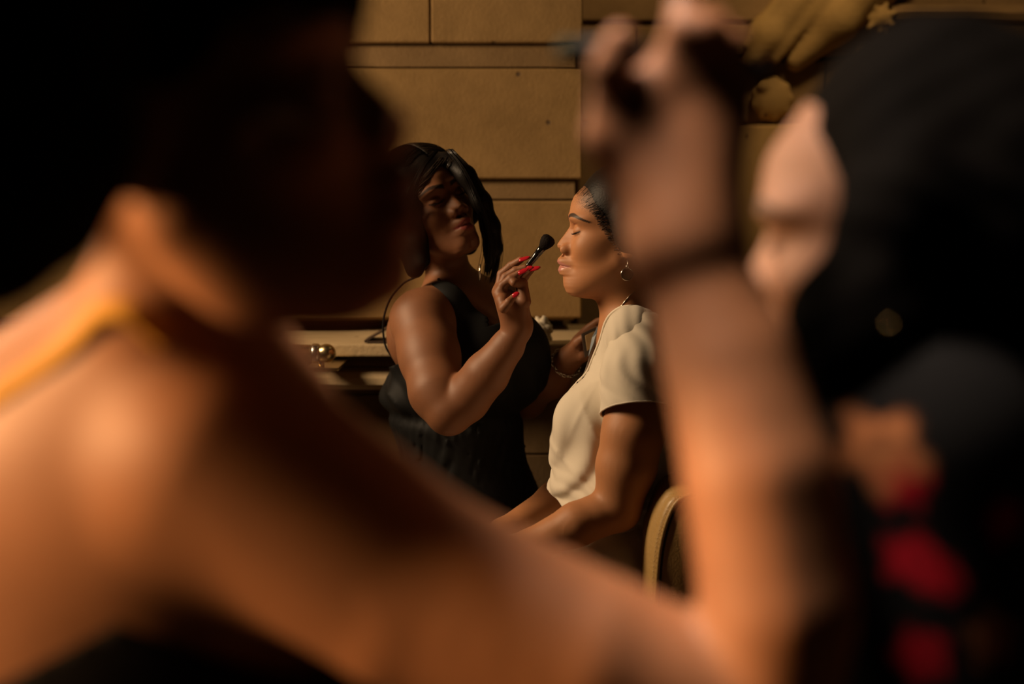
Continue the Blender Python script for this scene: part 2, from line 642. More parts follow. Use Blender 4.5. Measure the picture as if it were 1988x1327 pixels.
# simple solids -----------------------------------------------------
def tube(pts, r, seg=10, closed=False):
    pts = [np.asarray(p, float) for p in pts]
    n = len(pts)
    rr = r if hasattr(r, '__len__') else [r] * n
    V, Fc = [], []
    t0 = pts[1] - pts[0]
    ref = np.array([0, 0, 1.0]) if abs(t0[2]) < 0.9 * np.linalg.norm(t0) else np.array([1.0, 0, 0])
    nrm = np.cross(t0, ref)
    nrm /= np.linalg.norm(nrm)
    for i in range(n):
        if closed:
            t = pts[(i + 1) % n] - pts[i - 1]
        else:
            t = pts[min(i + 1, n - 1)] - pts[max(i - 1, 0)]
        t = t / max(np.linalg.norm(t), 1e-9)
        nrm = nrm - t * (nrm @ t)
        nrm /= max(np.linalg.norm(nrm), 1e-9)
        b = np.cross(t, nrm)
        for s in range(seg):
            a = 2 * math.pi * s / seg
            V.append(pts[i] + rr[i] * (math.cos(a) * nrm + math.sin(a) * b))
    for i in range(n if closed else n - 1):
        j = (i + 1) % n
        for s in range(seg):
            s2 = (s + 1) % seg
            Fc.append((i * seg + s, i * seg + s2, j * seg + s2, j * seg + s))
    if not closed:
        Fc.append(tuple(range(seg))[::-1])
        Fc.append(tuple((n - 1) * seg + s for s in range(seg)))
    return [tuple(v) for v in V], Fc


def tube_obj(name, pts, r, mat, parent=None, seg=10, closed=False):
    V, Fc = tube(pts, r, seg, closed)
    return link_mesh(name, V, Fc, mat, parent)


def tubes_obj(name, paths, mat, parent=None, seg=4):
    V, Fc = [], []
    for pts, r in paths:
        v, f = tube(pts, r, seg)
        o = len(V)
        V += v
        Fc += [tuple(i + o for i in q) for q in f]
    return link_mesh(name, V, Fc, mat, parent)


def box_obj(name, lo, hi, mat, parent=None, bevel=0.0, seg=2):
    bm = bmesh.new()
    bmesh.ops.create_cube(bm, size=1.0)
    lo, hi = np.minimum(lo, hi), np.maximum(lo, hi)
    for v in bm.verts:
        v.co = Vector(lo + (np.array(v.co) + 0.5) * (hi - lo))
    if bevel:
        bmesh.ops.bevel(bm, geom=list(bm.edges), offset=bevel, segments=seg, affect='EDGES', profile=0.6)
    me = bpy.data.meshes.new(name)
    bm.to_mesh(me)
    bm.free()
    me.materials.append(mat)
    o = bpy.data.objects.new(name, me)
    COL.objects.link(o)
    if parent is not None:
        o.parent = parent
        if parent.type == 'EMPTY':
            o.matrix_parent_inverse = Matrix.Translation(-Vector(parent.location))
    return o


def prism_obj(name, prof, x0, x1, mat, parent=None, smooth=False):
    """profile in (y, z) extruded along x"""
    n = len(prof)
    V = [(x0, p[0], p[1]) for p in prof] + [(x1, p[0], p[1]) for p in prof]
    Fc = [(i, (i + 1) % n, n + (i + 1) % n, n + i) for i in range(n)]
    Fc += [tuple(range(n))[::-1], tuple(range(n, 2 * n))]
    o = link_mesh(name, V, Fc, mat, parent, smooth=smooth)
    bm = bmesh.new()
    bm.from_mesh(o.data)
    bmesh.ops.recalc_face_normals(bm, faces=bm.faces)
    bm.to_mesh(o.data)
    bm.free()
    return o


def bez(p, n=24):
    """Catmull-Rom through points"""
    p = [np.asarray(q, float) for q in p]
    p = [2 * p[0] - p[1]] + p + [2 * p[-1] - p[-2]]
    out = []
    m = len(p) - 3
    for i in range(m):
        for t in np.linspace(0, 1, max(2, n // m), endpoint=(i == m - 1)):
            a, b, c, d = p[i:i + 4]
            out.append(0.5 * ((2 * b) + (-a + c) * t + (2 * a - 5 * b + 4 * c - d) * t * t + (-a + 3 * b - 3 * c + d) * t ** 3))
    return out

# ------------------------------------------------------------------ the room
def structure(o):
    o['kind'] = 'structure'
    return o


structure(box_obj('floor', (-1.8, -1.3, -0.08), (2.4, 4.5, 0.0), M['floor']))
structure(box_obj('ceiling', (-1.8, -1.3, 3.0), (2.4, 4.5, 3.1), M['plaster']))
structure(box_obj('wall_right', (2.3, -1.3, 0), (2.4, 4.5, 3.0), M['plaster']))
structure(box_obj('wall_front', (-1.8, -1.3, 0), (2.4, -1.2, 3.0), M['plaster']))
# left wall with two window openings
XL = -1.7
wl = structure(box_obj('wall_left', (XL - .1, -1.2, 0), (XL, 0.30, 3.0), M['plaster']))
for lo, hi in (((XL - .1, 0.95, 0), (XL, 2.0, 3.0)), ((XL - .1, 2.96, 0), (XL, 4.5, 3.0)),
               ((XL - .1, 0.30, 0), (XL, 0.95, 1.1)), ((XL - .1, 0.30, 2.1), (XL, 0.95, 3.0)),
               ((XL - .1, 2.0, 0), (XL, 2.96, 1.0)), ((XL - .1, 2.0, 2.55), (XL, 2.96, 3.0))):
    box_obj('wall_section', lo, hi, M['plaster'], wl)
for nm, y0, y1, z0_, z1_ in (('window_1', 0.30, 0.95, 1.1, 2.1), ('window_2', 2.0, 2.96, 1.0, 2.55)):
    wn = structure(box_obj(nm, (XL - .06, y0, z0_), (XL - .01, y0 + .05, z1_), M['window_glass']))
    for lo, hi in (((XL - .06, y1 - .05, z0_), (XL - .01, y1, z1_)), ((XL - .06, y0 + .05, z0_), (XL - .01, y1 - .05, z0_ + .05)),
                   ((XL - .06, y0 + .05, z1_ - .05), (XL - .01, y1 - .05, z1_)), ((XL - .055, (y0 + y1) / 2 - .015, z0_ + .05), (XL - .015, (y0 + y1) / 2 + .015, z1_ - .05))):
        box_obj('window_frame', lo, hi, M['window_glass'], wn)
# skylight curb in the ceiling
sk = structure(box_obj('window_3', (-0.90, 0.52, 2.93), (-0.30, 0.57, 3.0), M['window_glass']))
for lo, hi in (((-0.90, 1.07, 2.93), (-0.30, 1.12, 3.0)), ((-0.90, 0.57, 2.93), (-0.85, 1.07, 3.0)), ((-0.35, 0.57, 2.93), (-0.30, 1.07, 3.0))):
    box_obj('skylight_frame', lo, hi, M['window_glass'], sk)
# unseen frame made up for the added fill light
cl = empty('fill_light_frame', (0.95, 3.35, 2.98))
tag(cl, 'added square fill light, unseen above the deep recess at the right', 'ceiling light')
for lo, hi in (((.78, 3.18, 2.95), (1.12, 3.20, 3.0)), ((.78, 3.50, 2.95), (1.12, 3.52, 3.0)), ((.78, 3.20, 2.95), (.80, 3.50, 3.0)), ((1.10, 3.20, 2.95), (1.12, 3.50, 3.0))):
    box_obj('frame', lo, hi, M['window_glass'], cl)

# rusticated limestone pier behind the two sharp figures
YW = 3.45
XE = float(W(1131, 400, YW)[0])
XG = float(W(1116, 400, YW)[0])
zr = lambda py: float(W(994, py, YW)[2])
pitch_z = zr(133) - zr(390)
pier = structure(box_obj('wall_pier', (-1.7, YW + 0.026, zr(622)), (XG, 4.5, 3.0), M['groove_shade']))
box_obj('pier_foot', (-1.7, YW + 0.20, 0.0), (XG - 0.02, 4.45, zr(622)), M['groove_shade'], pier)


def stone(lo, hi, parent, mat, bev=0.004):
    o = box_obj('stone_block', lo, hi, mat, parent, bevel=bev, seg=1)
    return o


joints = {0: (XE, float(W(560, 400, YW)[0]), -0.80, -1.25, -1.7), 1: (XE, float(W(838, 400, YW)[0]), -0.72, -1.2, -1.7)}
z0 = zr(617)
rows = [(zr(617), zr(390), 0), (zr(347), zr(133), 0), (zr(83), zr(83) + 0.268, 1)]
zt = zr(83) + 0.268
for r in range(6):
    a = zt + 0.058
    b = min(a + 0.27, 2.995)
    if a > 2.9:
        break
    rows.append((a, b, (r + 0) % 2))
    zt = b
for (a, b, j) in rows:
    xs = joints[j]
    for x1, x0 in zip(xs[:-1], xs[1:]):
        yo = random.uniform(-0.0015, 0.0015)
        stone((x0 + 0.0012, YW + yo, a), (x1 - 0.0012, YW + 0.03, b), pier, M['stone'])
# the flat recessed bands between the courses
prev = None
rs = sorted(rows)
for (a, b, j), (a2, b2, j2) in zip(rs[:-1], rs[1:]):
    prism_obj('recessed_band', [(YW + 0.016, b + 0.006), (YW + 0.020, a2 - 0.004), (YW + 0.03, a2 - 0.004), (YW + 0.03, b + 0.006)],
              -1.7, XG, M['groove_shade'], pier)

# stone ledge, its mouldings and the dado beneath it
YL = 3.13
zl = float(W(994, 668, YL)[2])
ledge = structure(box_obj('trim_1', (-1.7, YL, zl - 0.027), (0.62, YW + 0.21, zl), M['ledge'], bevel=0.004))
dd = structure(prism_obj('trim_2', [(YL + 0.10, zl - 0.027), (YL + 0.10, zl - 0.06), (YL + 0.035, zl - 0.066), (YL + 0.018, zl - 0.078),
                                    (YL + 0.014, zl - 0.092), (YL + 0.024, zl - 0.104), (YL + 0.11, zl - 0.108), (YL + 0.34, zl - 0.108),
                                    (YL + 0.34, zl - 0.027)], -1.7, 0.62, M['ledge']))
dado = structure(box_obj('wall_back_dado', (-1.7, YL + 0.12, 0.0), (0.62, YW + 0.03, zl - 0.107), M['dark_stone']))
zz = 0.0
for k, hgt in enumerate((0.50, 0.18, 0.14)):
    xs = [-1.7, -1.2, -0.55, 0.02, 0.62] if k % 2 else [-1.7, -1.45, -0.9, -0.2, 0.35, 0.62]
    if k == 0:
        zz = hgt
        continue
    top = min(zz + hgt, zl - 0.109)
    for x0, x1 in zip(xs[:-1], xs[1:]):
        stone((x0 + 0.002, YL + 0.113, zz + 0.002), (x1 - 0.002, YL + 0.125, top - 0.002), dado, M['dark_stone'], 0.002)
    zz = top
structure(prism_obj('baseboard_back', [(YL + 0.12, 0), (YL + 0.04, 0), (YL + 0.04, 0.46), (YL + 0.06, 0.485), (YL + 0.12, 0.50)],
                    -1.7, 0.62, M['ledge']))

# deeper wall to the right, with carved and gilded stonework
YB = 4.25
wb = structure(box_obj('wall_back', (XG, YB + 0.03, 0), (2.3, 4.5, 3.0), M['dark_stone']))
zb = lambda py: float(W(994, py, YB)[2])
xb = lambda px: float(W(px, 400, YB)[0])
for k, (a, b) in enumerate([(zb(1010), zb(760)), (zb(750), zb(500)), (zb(490), zb(246)), (zb(236), zb(118)), (zb(108), zb(50)), (zb(40), zb(-190)), (zb(-200), zb(-430))]):
    cuts = [xb(1120), xb(1330), xb(1600), xb(1900), xb(2250), 2.3] if k % 2 else [xb(1120), xb(1230), xb(1480), xb(1760), xb(2080), 2.3]
    for x0, x1 in zip(cuts[:-1], cuts[1:]):
        stone((x0 + 0.002, YB + random.uniform(0, 0.003), a), (x1 - 0.002, YB + 0.035, b), wb, M['dark_stone'])
# shallow pilaster under the round knot
structure(box_obj('trim_4', (xb(1405), YB - 0.10, 0.0), (xb(1640), YB + 0.02, zb(246)), M['pilaster'], bevel=0.006))
# cornice strip
structure(prism_obj('trim_3', [(YB, zb(50)), (YB - 0.05, zb(44)), (YB - 0.06, zb(30)), (YB - 0.02, zb(10)), (YB, zb(10))],
                    xb(1715), 2.3, M['dark_stone']))

# carved festoon : gathered drapery hanging from a leaf rosette, with a round knot below
fst = empty('carved_festoon', tuple(W(1560, 60, YB)))
tag(fst, 'gilded carved stone drapery swag slanting across the deep back wall', 'carving')
YF = YB - 0.02
fs = Sdf()
fs.chain([(W(1600, -60, YF), 0.075), (W(1490, 70, YF), 0.055), (W(1450, 130, YF), 0.03)], 0.03)
fs.chain([(W(1700, -60, YF), 0.085), (W(1620, 40, YF), 0.07), (W(1545, 120, YF), 0.03)], 0.03)
fs.cap(W(1740, -60, YF), W(1690, 30, YF), 0.06, 0.025, 0.03)
for (a, b, r) in (((1640, -60), (1505, 118), 0.016), ((1600, -60), (1462, 118), 0.012), ((1690, -60), (1560, 110), 0.009), ((1560, -60), (1440, 90), 0.010)):
    fs.cap(W(*a, YF - 0.060), W(*b, YF - 0.022), r, r * 0.8, 0.022)
sdf_mesh('drapery', fs, M['carved'], fst, 0.009)
lf = Sdf()
cpt = W(1708, 36, YF - 0.03)
for k in range(7):
    a = k * 2 * math.pi / 7 + 0.3
    tip = cpt + np.array([math.cos(a) * 0.042, -0.012 + 0.01 * (k % 2), math.sin(a) * 0.042])
    lf.cap(cpt, tip, 0.017, 0.010, 0.014)
lf.ell(cpt, (0.022, 0.022, 0.022), k=0.006)
sdf_mesh('leaf_rosette', lf, M['carved'], fst, 0.005)
rd = Sdf()
rp = W(1497, 192, YF)
rd.ell(rp, (0.062, 0.03, 0.062), k=0.005)
rd.ell(rp + [-0.03, -0.02, 0.035], (0.02, 0.016, 0.016), k=0.012)
for k in range(9):
    a = k * 2 * math.pi / 9
    rd.ell(rp + np.array([math.cos(a) * 0.055, -0.006, math.sin(a) * 0.055]), (0.012, 0.01, 0.012), k=0.008)
sdf_mesh('round_knot', rd, M['carved'], fst, 0.006)

# gilded wall sconce beside it
sc = empty('wall_sconce', tuple(W(1455, 440, YB - 0.02)))
tag(sc, 'small gilt candle sconce on the deep back wall beside the raised wrist', 'wall lamp')
c = W(1448, 400, YB - 0.01)
box_obj('back_plate', c + [-0.012, -0.004, -0.11], c + [0.012, 0.008, 0.05], M['gold'], sc, 0.004)
tube_obj('arm', bez([c + [0, -0.005, -0.08], c + [0.008, -0.05, -0.10], c + [0.024, -0.07, -0.07]], 12), 0.005, M['gold'], sc)
p = c + np.array([0.024, -0.07, -0.07])
tube_obj('drip_cup', [p, p + [0, 0, 0.006], p + [0, 0, 0.014]], [0.006, 0.014, 0.016], M['gold'], sc)
tube_obj('candle', [p + [0, 0, 0.012], p + [0, 0, 0.085]], 0.011, M['gloss_black'], sc)

# ------------------------------------------------------------------ things on the ledge
rl = empty('brass_handrail', tuple(W(620, 686, 3.0)))
tag(rl, 'polished brass rail with rounded end in front of the stone ledge', 'handrail')
YR = 3.0
pe = W(612, 686, YR)
tube_obj('rail', [pe + [-1.2, 0.0, 0], pe], 0.0185, M['brass'], rl, seg=28)
tube_obj('collar', [pe + [-0.008, 0, 0], pe + [-0.004, 0, 0], pe + [0.006, 0, 0], pe + [0.010, 0, 0]], [0.019, 0.0215, 0.0215, 0.0185], M['steel'], rl, seg=28)
ks = Sdf().ell(pe + [0.024, 0, 0.001], (0.020, 0.020, 0.020)).cap(pe + [0.008, 0, 0], pe + [0.024, 0, 0], 0.0165, 0.017, 0.004)
sdf_mesh('end_knob', ks, M['brass'], rl, 0.003)
tube_obj('bracket_stem', [pe + [0.012, 0, -0.012], pe + [0.012, 0, -0.03]], 0.007, M['brass'], rl)
box_obj('bracket_plate', pe + [-0.02, -0.012, -0.036], pe + [0.05, 0.2, -0.029], M['brass'], rl, 0.002)
for q in (-0.5, -1.0):
    tube_obj('bracket_stem', [pe + [q, 0, -0.012], pe + [q, 0, -0.03]], 0.007, M['brass'], rl)
    box_obj('bracket_plate', pe + [q - 0.03, -0.012, -0.036], pe + [q + 0.03, 0.2, -0.029], M['brass'], rl, 0.002)

# dark folded case standing like a tent on the ledge
fc = empty('folding_case', tuple(W(735, 664, YL + 0.04)))
tag(fc, 'dark leather case folded into a wedge on the stone ledge by the bare shoulder', 'case')
cx, cy = float(W(740, 660, YL + 0.03)[0]), YL + 0.015
for nm, a, b in (('case_base', (cx - 0.035, zl + 0.002), (cx + 0.07, zl + 0.002)), ('case_lid', (cx - 0.035, zl + 0.003), (cx + 0.045, zl + 0.048))):
    d = np.array([b[0] - a[0], b[1] - a[1]])
    nn = np.array([-d[1], d[0]]) / np.linalg.norm(d) * 0.004
    Vv = []
    for yy in (cy, cy + 0.09):
        Vv += [(a[0], yy, a[1]), (b[0], yy, b[1]), (b[0] + nn[0], yy, b[1] + nn[1]), (a[0] + nn[0], yy, a[1] + nn[1])]
    link_mesh(nm, Vv, [(0, 1, 2, 3), (7, 6, 5, 4), (0, 4, 5, 1), (1, 5, 6, 2), (2, 6, 7, 3), (3, 7, 4, 0)], M['dark_case'], fc, smooth=False)

# crumpled tissue standing on the ledge between the two sharp figures
tp = W(1053, 645, YL + 0.05)
tp[2] = zl + 0.026


def tissue(P):
    q = P - tp
    r = np.linalg.norm(q / np.array([0.021, 0.020, 0.028]), axis=1)
    u = q / np.maximum(np.linalg.norm(q, axis=1), 1e-6)[:, None]
    n = np.abs(np.sin(u[:, 0] * 5.3 + 1.1) + np.sin(u[:, 1] * 6.1 + u[:, 2] * 4.0) + np.sin(u[:, 2] * 7.3 + u[:, 0] * 5)) * 0.16
    n += 0.08 * np.abs(np.sin(u[:, 0] * 13 + u[:, 2] * 11) * np.sin(u[:, 1] * 12 + 2))
    return (r - 0.86 - n) * 0.018


ts = Sdf().fn(tp, 0.045, tissue, 0)
to = sdf_mesh('crumpled_tissue', ts, M['tissue'], None, 0.0022, smooth=0)
tag(to, 'crumpled cream tissue sitting on the stone ledge behind the makeup brush', 'tissue')

# ------------------------------------------------------------------ leather chair
YCh = 2.60
ch = empty('leather_chair', (float(W(1330, 1000, YCh)[0]), YCh, 0))
tag(ch, 'tan leather chair with stitched piped back edge behind the seated woman', 'chair')
YN = 2.335
fr = [W(1262, 1230, YN), W(1262, 1140, YN), W(1268, 1060, YN), W(1283, 1000, YN), W(1303, 966, YN), W(1330, 955, YN)]
bk = [W(1368, 962, YN), W(1392, 1000, YN), W(1390, 1080, YN), W(1378, 1160, YN), W(1370, 1230, YN)]
pf = bez(fr, 20)
pb = bez(bk, 20)
prof = [(q[0], q[2]) for q in pf] + [(q[0], q[2]) for q in pb]


def slab(name, prof, ys, insets, mat, parent):
    """profile in x,z lofted through y with insets towards the centroid"""
    pr = np.array(prof)
    nrm = []
    n = len(pr)
    for i in range(n):
        t = pr[(i + 1) % n] - pr[i - 1]
        nrm.append(np.array([t[1], -t[0]]) / max(np.linalg.norm(t), 1e-9))
    nrm = np.array(nrm)
    if ((pr - pr.mean(0)) * nrm).sum() < 0:
        nrm = -nrm
    V = []
    for y, ins in zip(ys, insets):
        V += [(p[0] - nn[0] * ins, y, p[1] - nn[1] * ins) for p, nn in zip(pr, nrm)]
    Fc = []
    for r in range(len(ys) - 1):
        for i in range(n):
            j = (i + 1) % n
            Fc.append((r * n + i, r * n + j, (r + 1) * n + j, (r + 1) * n + i))
    Fc.append(tuple(range(n)))
    Fc.append(tuple((len(ys) - 1) * n + i for i in range(n))[::-1])
    o = link_mesh(name, V, Fc, mat, parent)
    bm = bmesh.new()
    bm.from_mesh(o.data)
    bmesh.ops.recalc_face_normals(bm, faces=bm.faces)
    bm.to_mesh(o.data)
    bm.free()
    return o


slab('backrest', prof, [YN, YN + 0.004, YN + 0.012, YN + 0.018, YN + 0.024, YN + 0.05, YN + 0.44, YN + 0.50, YN + 0.51],
     [0.014, 0.006, 0.001, 0.003, -0.002, -0.008, -0.008, 0.0, 0.014], M['leather'], ch)
seam = [np.array([q[0] + 0.010 + 0.004 * i / len(pf), YN - 0.001, q[2] - 0.003]) for i, q in enumerate(pf)]
tube_obj('piping', seam, 0.0036, M['leather'], ch)
tube_obj('seam_shade_line', [q + [0.0055, 0.001, -0.001] for q in seam], 0.0022, M['leather_dark'], ch)  # dark tube standing in for the shade beside the piping
st = []
full = bez([q for q in seam], 160)
for i in range(0, len(full) - 2, 4):
    a, b = full[i] + [-0.0075, -0.0005, 0.001], full[min(i + 2, len(full) - 1)] + [-0.0075, -0.0005, 0.001]
    st.append(([a, (a + b) / 2 + [0, -0.0006, 0], b], [0.0004, 0.0008, 0.0004]))
sto = tubes_obj('stitching', st, M['thread'], ch)
sx0, sx1 = float(W(1010, 1200, YCh)[0]), float(W(1385, 1200, YCh)[0])
zs = 0.475
box_obj('seat_cushion', (sx0, 2.34, zs - 0.10), (sx1, 2.84, zs), M['leather'], ch, 0.025, 4)
box_obj('seat_rail', (sx0 + 0.02, 2.36, zs - 0.14), (sx1 - 0.01, 2.82, zs - 0.098), M['dark_wood'], ch, 0.004)
for xx in (sx0 + 0.045, sx1 - 0.035):
    for yy in (2.39, 2.79):
        tube_obj('leg', [(xx, yy, zs - 0.138), (xx, yy, 0.0)], [0.019, 0.012], M['dark_wood'], ch, seg=12)

# ------------------------------------------------------------------ heads
PZ = np.array([-.16, -.1247, -.121, -.1149, -.1041, -.0932, -.0861, -.0824, -.0753, -.0669, -.0593, -.0535, -.0452, -.0402, -.0339, -.0282, -.0198, -.0075, .0043, .0116, .0235, .0454, .0598, .0755, .10, .14])
PX = np.array([.066, .066, .083, .0944, .1004, .1027, .1052, .1124, .1158, .1118, .1158, .1137, .1058, .1060, .1145, .1155, .110, .1004, .0927, .0919, .0937, .0907, .0847, .0702, .045, .0])


def gauss(x, s):
    return np.exp(-(x / s) ** 2)


def head_base(P):
    d = ell_d(P, (-.006, 0, .022), (.094, .075, .092))
    d = smin(d, ell_d(P, (.030, 0, -.032), (.062, .060, .090)), .02)
    ay = P.copy()
    ay[:, 1] = np.abs(ay[:, 1])
    d = smin(d, cap_d(ay, (.006, .050, -.058), (.070, .014, -.106), .016, .019), .03)
    d = smin(d, ell_d(ay, (.052, .038, -.030), (.034, .024, .026)), .02)
    d = smin(d, ell_d(ay, (.058, .030, .018), (.032, .030, .014)), .02)
    return d


_zs = np.linspace(-.13, .12, 126)
_bx = []
for z in _zs:
    xs = np.linspace(.02, .13, 300)
    v = head_base(np.stack([xs, xs * 0, xs * 0 + z], 1))
    inside = np.nonzero(v < 0)[0]
    _bx.append(xs[inside[-1]] if len(inside) else np.nan)
_bx = np.array(_bx)
_ok = ~np.isnan(_bx)
_bx = np.interp(_zs, _zs[_ok], _bx[_ok])
CZ = [-.16, -.1247, -.115, -.104, -.09, -.08, -.067, -.05, -.03, 0.0, .0235, .0454, .0598, .0755, .10, .14]
CX = [.075, .078, .0925, .0980, .0985, .0995, .0995, .0960, .0900, .0880, .0925, .0905, .0847, .0702, .045, .0]
_wz = [-.14, -.112, -.1, -.09, -.084, -.0753, -.064, -.056, -.048, -.04, -.028, -.015, 0.0, .012, .03, .06, .12]
_ww = [.03, .026, .026, .026, .0235, .0225, .0235, .0225, .017, .0175, .0175, .0120, .0105, .025, .055, .08, .09]


class Head:
    """a whole head as one distance field. c centre between the ears at eye level, f facing, u up"""

    def __init__(self, c, f, u, s=1.0, ears=True, lid=1.0, strength=1.0, open_mouth=0.0):
        self.c = np.asarray(c, float)
        self.R = frame(f, u)
        self.s = s
        self.ears = ears
        self.st = strength

    def loc(self, P):
        return (P - self.c) @ self.R / self.s

    def out(self, q):
        return self.c + (np.asarray(q, float) * self.s) @ self.R.T

    def __call__(self, P):
        q = self.loc(P)
        y = np.abs(q[:, 1])
        z = q[:, 2]
        cb_ = np.interp(z, CZ, CX)
        D = np.interp(z, PZ, PX) - cb_
        B = np.clip(cb_ - np.interp(z, _zs, _bx), -.02, .012)
        wd = np.interp(z, _wz, _ww)
        pw = 2.0 + 1.3 * sstep(-.050, -.056, z)
        disp = (D * np.exp(-(y / wd) ** pw) + B * np.exp(-(y / .048) ** 2)) * self.st * sstep(-.150, -.127, z)
        # eye sockets, eyelids, nasolabial dip, mouth corners
        disp -= .0060 * gauss(y - .028, .015) * gauss(z - .003, .012)
        disp -= .0020 * gauss(y - .023, .008) * gauss(z + .052, .014)
        disp -= .0025 * gauss(y - .028, .006) * gauss(z + .070, .007)
        disp += .0020 * gauss(y - .030, .020) * gauss(z - .019, .007)
        fall = sstep(.015, .06, q[:, 0])
        q2 = q.copy()
        q2[:, 0] -= disp * fall
        d = head_base(q2)
        a = q.copy()
        a[:, 1] = y
        # nose wings and nostrils
        d = smin(d, ell_d(a, (.0975, .0155, -.0370), (.0140, .0078, .0098)), .006)
        v = ell_d(a, (.1030, .0075, -.0475), (.0068, .0042, .0042))
        d = np.maximum(d, -v)
        # closed lids over the eyeball, with a crease above
        d = smin(d, ell_d(a, (.0740, .0300, -.0035), (.0138, .0165, .0128)), .004)
        r = np.sqrt((a[:, 0] - .0740) ** 2 + (a[:, 2] + .0035) ** 2)
        crease = gauss(r - .0150, .0018) * gauss(y - .031, .013) * (a[:, 2] > -.001) * (a[:, 0] > .066)
        d = d + .0012 * crease
        lash = gauss(a[:, 2] + .0085 - .0030 * ((y - .031) / .014) ** 2, .0011) * gauss(y - .031, .012) * (a[:, 0] > .068)
        d = d + .0012 * lash
        # lips : the line between them
        mz = z + .0672 - .0020 * gauss(y, .006) + .0025 * sstep(.008, .026, y)
        d = d + .0030 * gauss(mz, .0016) * (1 - sstep(.021, .027, y)) * (q[:, 0] > .07)
        if self.ears:
            e = a - np.array([-.004, .074, -.018])
            ca, sa = math.cos(.22), math.sin(.22)
            ex = e[:, 0] * ca - e[:, 2] * sa
            ez = e[:, 0] * sa + e[:, 2] * ca
            ey = e[:, 1] - .25 * (-ex)
            E = np.stack([ex, ey, ez], 1)
            de = ell_d(E, (0, 0, .002), (.0165, .0055, .029))
            de = smin(de, ell_d(E, (.002, 0, -.024), (.009, .0055, .010)), .006)
            de = np.maximum(de, -ell_d(E, (.002, .006, .002), (.0095, .0055, .018)))
            de = smin(de, cap_d(E, (.0035, .001, .006), (.010, .0, -.006), .0035, .003), .004)
            d = smin(d, de, .005)
        return d * self.s

    def lip_mask(self, P):
        q = self.loc(P)
        y = np.abs(q[:, 1])
        z = q[:, 2]
        top = -.0535 - .0012 * gauss(y, .004) - .012 * sstep(.004, .027, y)
        bot = -.0815 + .0125 * sstep(.004, .027, y)
        m = sstep(0, .0022, top - z) * sstep(0, .0022, z - bot) * (q[:, 0] > .07) * (1 - sstep(.024, .027, y))
        return m

    def brow_mask(self, P):
        q = self.loc(P)
        y = np.abs(q[:, 1])
        z = q[:, 2]
        t = (np.arctan2(y, q[:, 0] - .02) - .13) / .92
        zc = .0195 + .0060 * np.sin(np.clip(t / .42, 0, 1) * math.pi / 2) - .0135 * sstep(.38, 1.05, t)
        th = .0044 * (1 - .62 * np.clip(t, 0, 1))
        m = sstep(th * 1.25, th * .85, np.abs(z - zc)) * sstep(-.05, .02, t) * (1 - sstep(.93, 1.05, t)) * (q[:, 0] > .03)
        return m

    def lash_mask(self, P):
        q = self.loc(P)
        y = np.abs(q[:, 1])
        z = q[:, 2]
        m = gauss(z + .0085 - .0030 * ((y - .031) / .014) ** 2, .0014) * (np.abs(y - .031) < .0165) * (q[:, 0] > .062)
        return np.clip(m * 1.3, 0, 1)

    def mask(self, P, shade=None):
        g = np.maximum(self.brow_mask(P) * .93, self.lash_mask(P))
        if shade is not None:
            g = np.maximum(g, shade(self.loc(P)))
        return np.stack([self.lip_mask(P), g, 0 * g], 1)

    def lashes(self, mat, parent, n=22):
        for sgn in (-1, 1):
            paths = []
            for i in range(n):
                t = i / (n - 1)
                y = (.021 + .024 * t)
                z = -.0085 + .0030 * ((y - .031) / .014) ** 2
                # march from the front until the surface is met
                xs = np.linspace(.10, .055, 60)
                P = self.out(np.stack([xs, xs * 0 + y * sgn, xs * 0 + z], 1))
                v = self(P)
                hit = np.argmax(v < 0)
                x = xs[hit]
                a = self.out((x - .001, y * sgn, z))
                b = self.out((x + .0035, (y + .0006 * (t - .3) * 4) * sgn, z - .0015))
                c = self.out((x + .0060, (y + .0012 * (t - .3) * 4) * sgn, z - .0010))
                paths.append(([a, b, c], [.00035, .0003, .0001]))
            tubes_obj('eyelashes', paths, mat, parent, seg=3)['kind'] = 'stuff'


# ------------------------------------------------------------------ hands
def hand_sdf(s, wrist, rw, palm, fingers, kf=.0025, kp=.012):
    """wrist point & radius, palm: list of (a, b, ra, rb), fingers: list of [(point, radius)...]"""
    for a, b, ra, rb in palm:
        s.cap(a, b, ra, rb, kp)
    for ch_ in fingers:
        for n_, ((a, ra), (b, rb)) in enumerate(zip(ch_[:-1], ch_[1:])):
            s.cap(a, b, ra, rb, kp * .5 if n_ == 0 else kf)


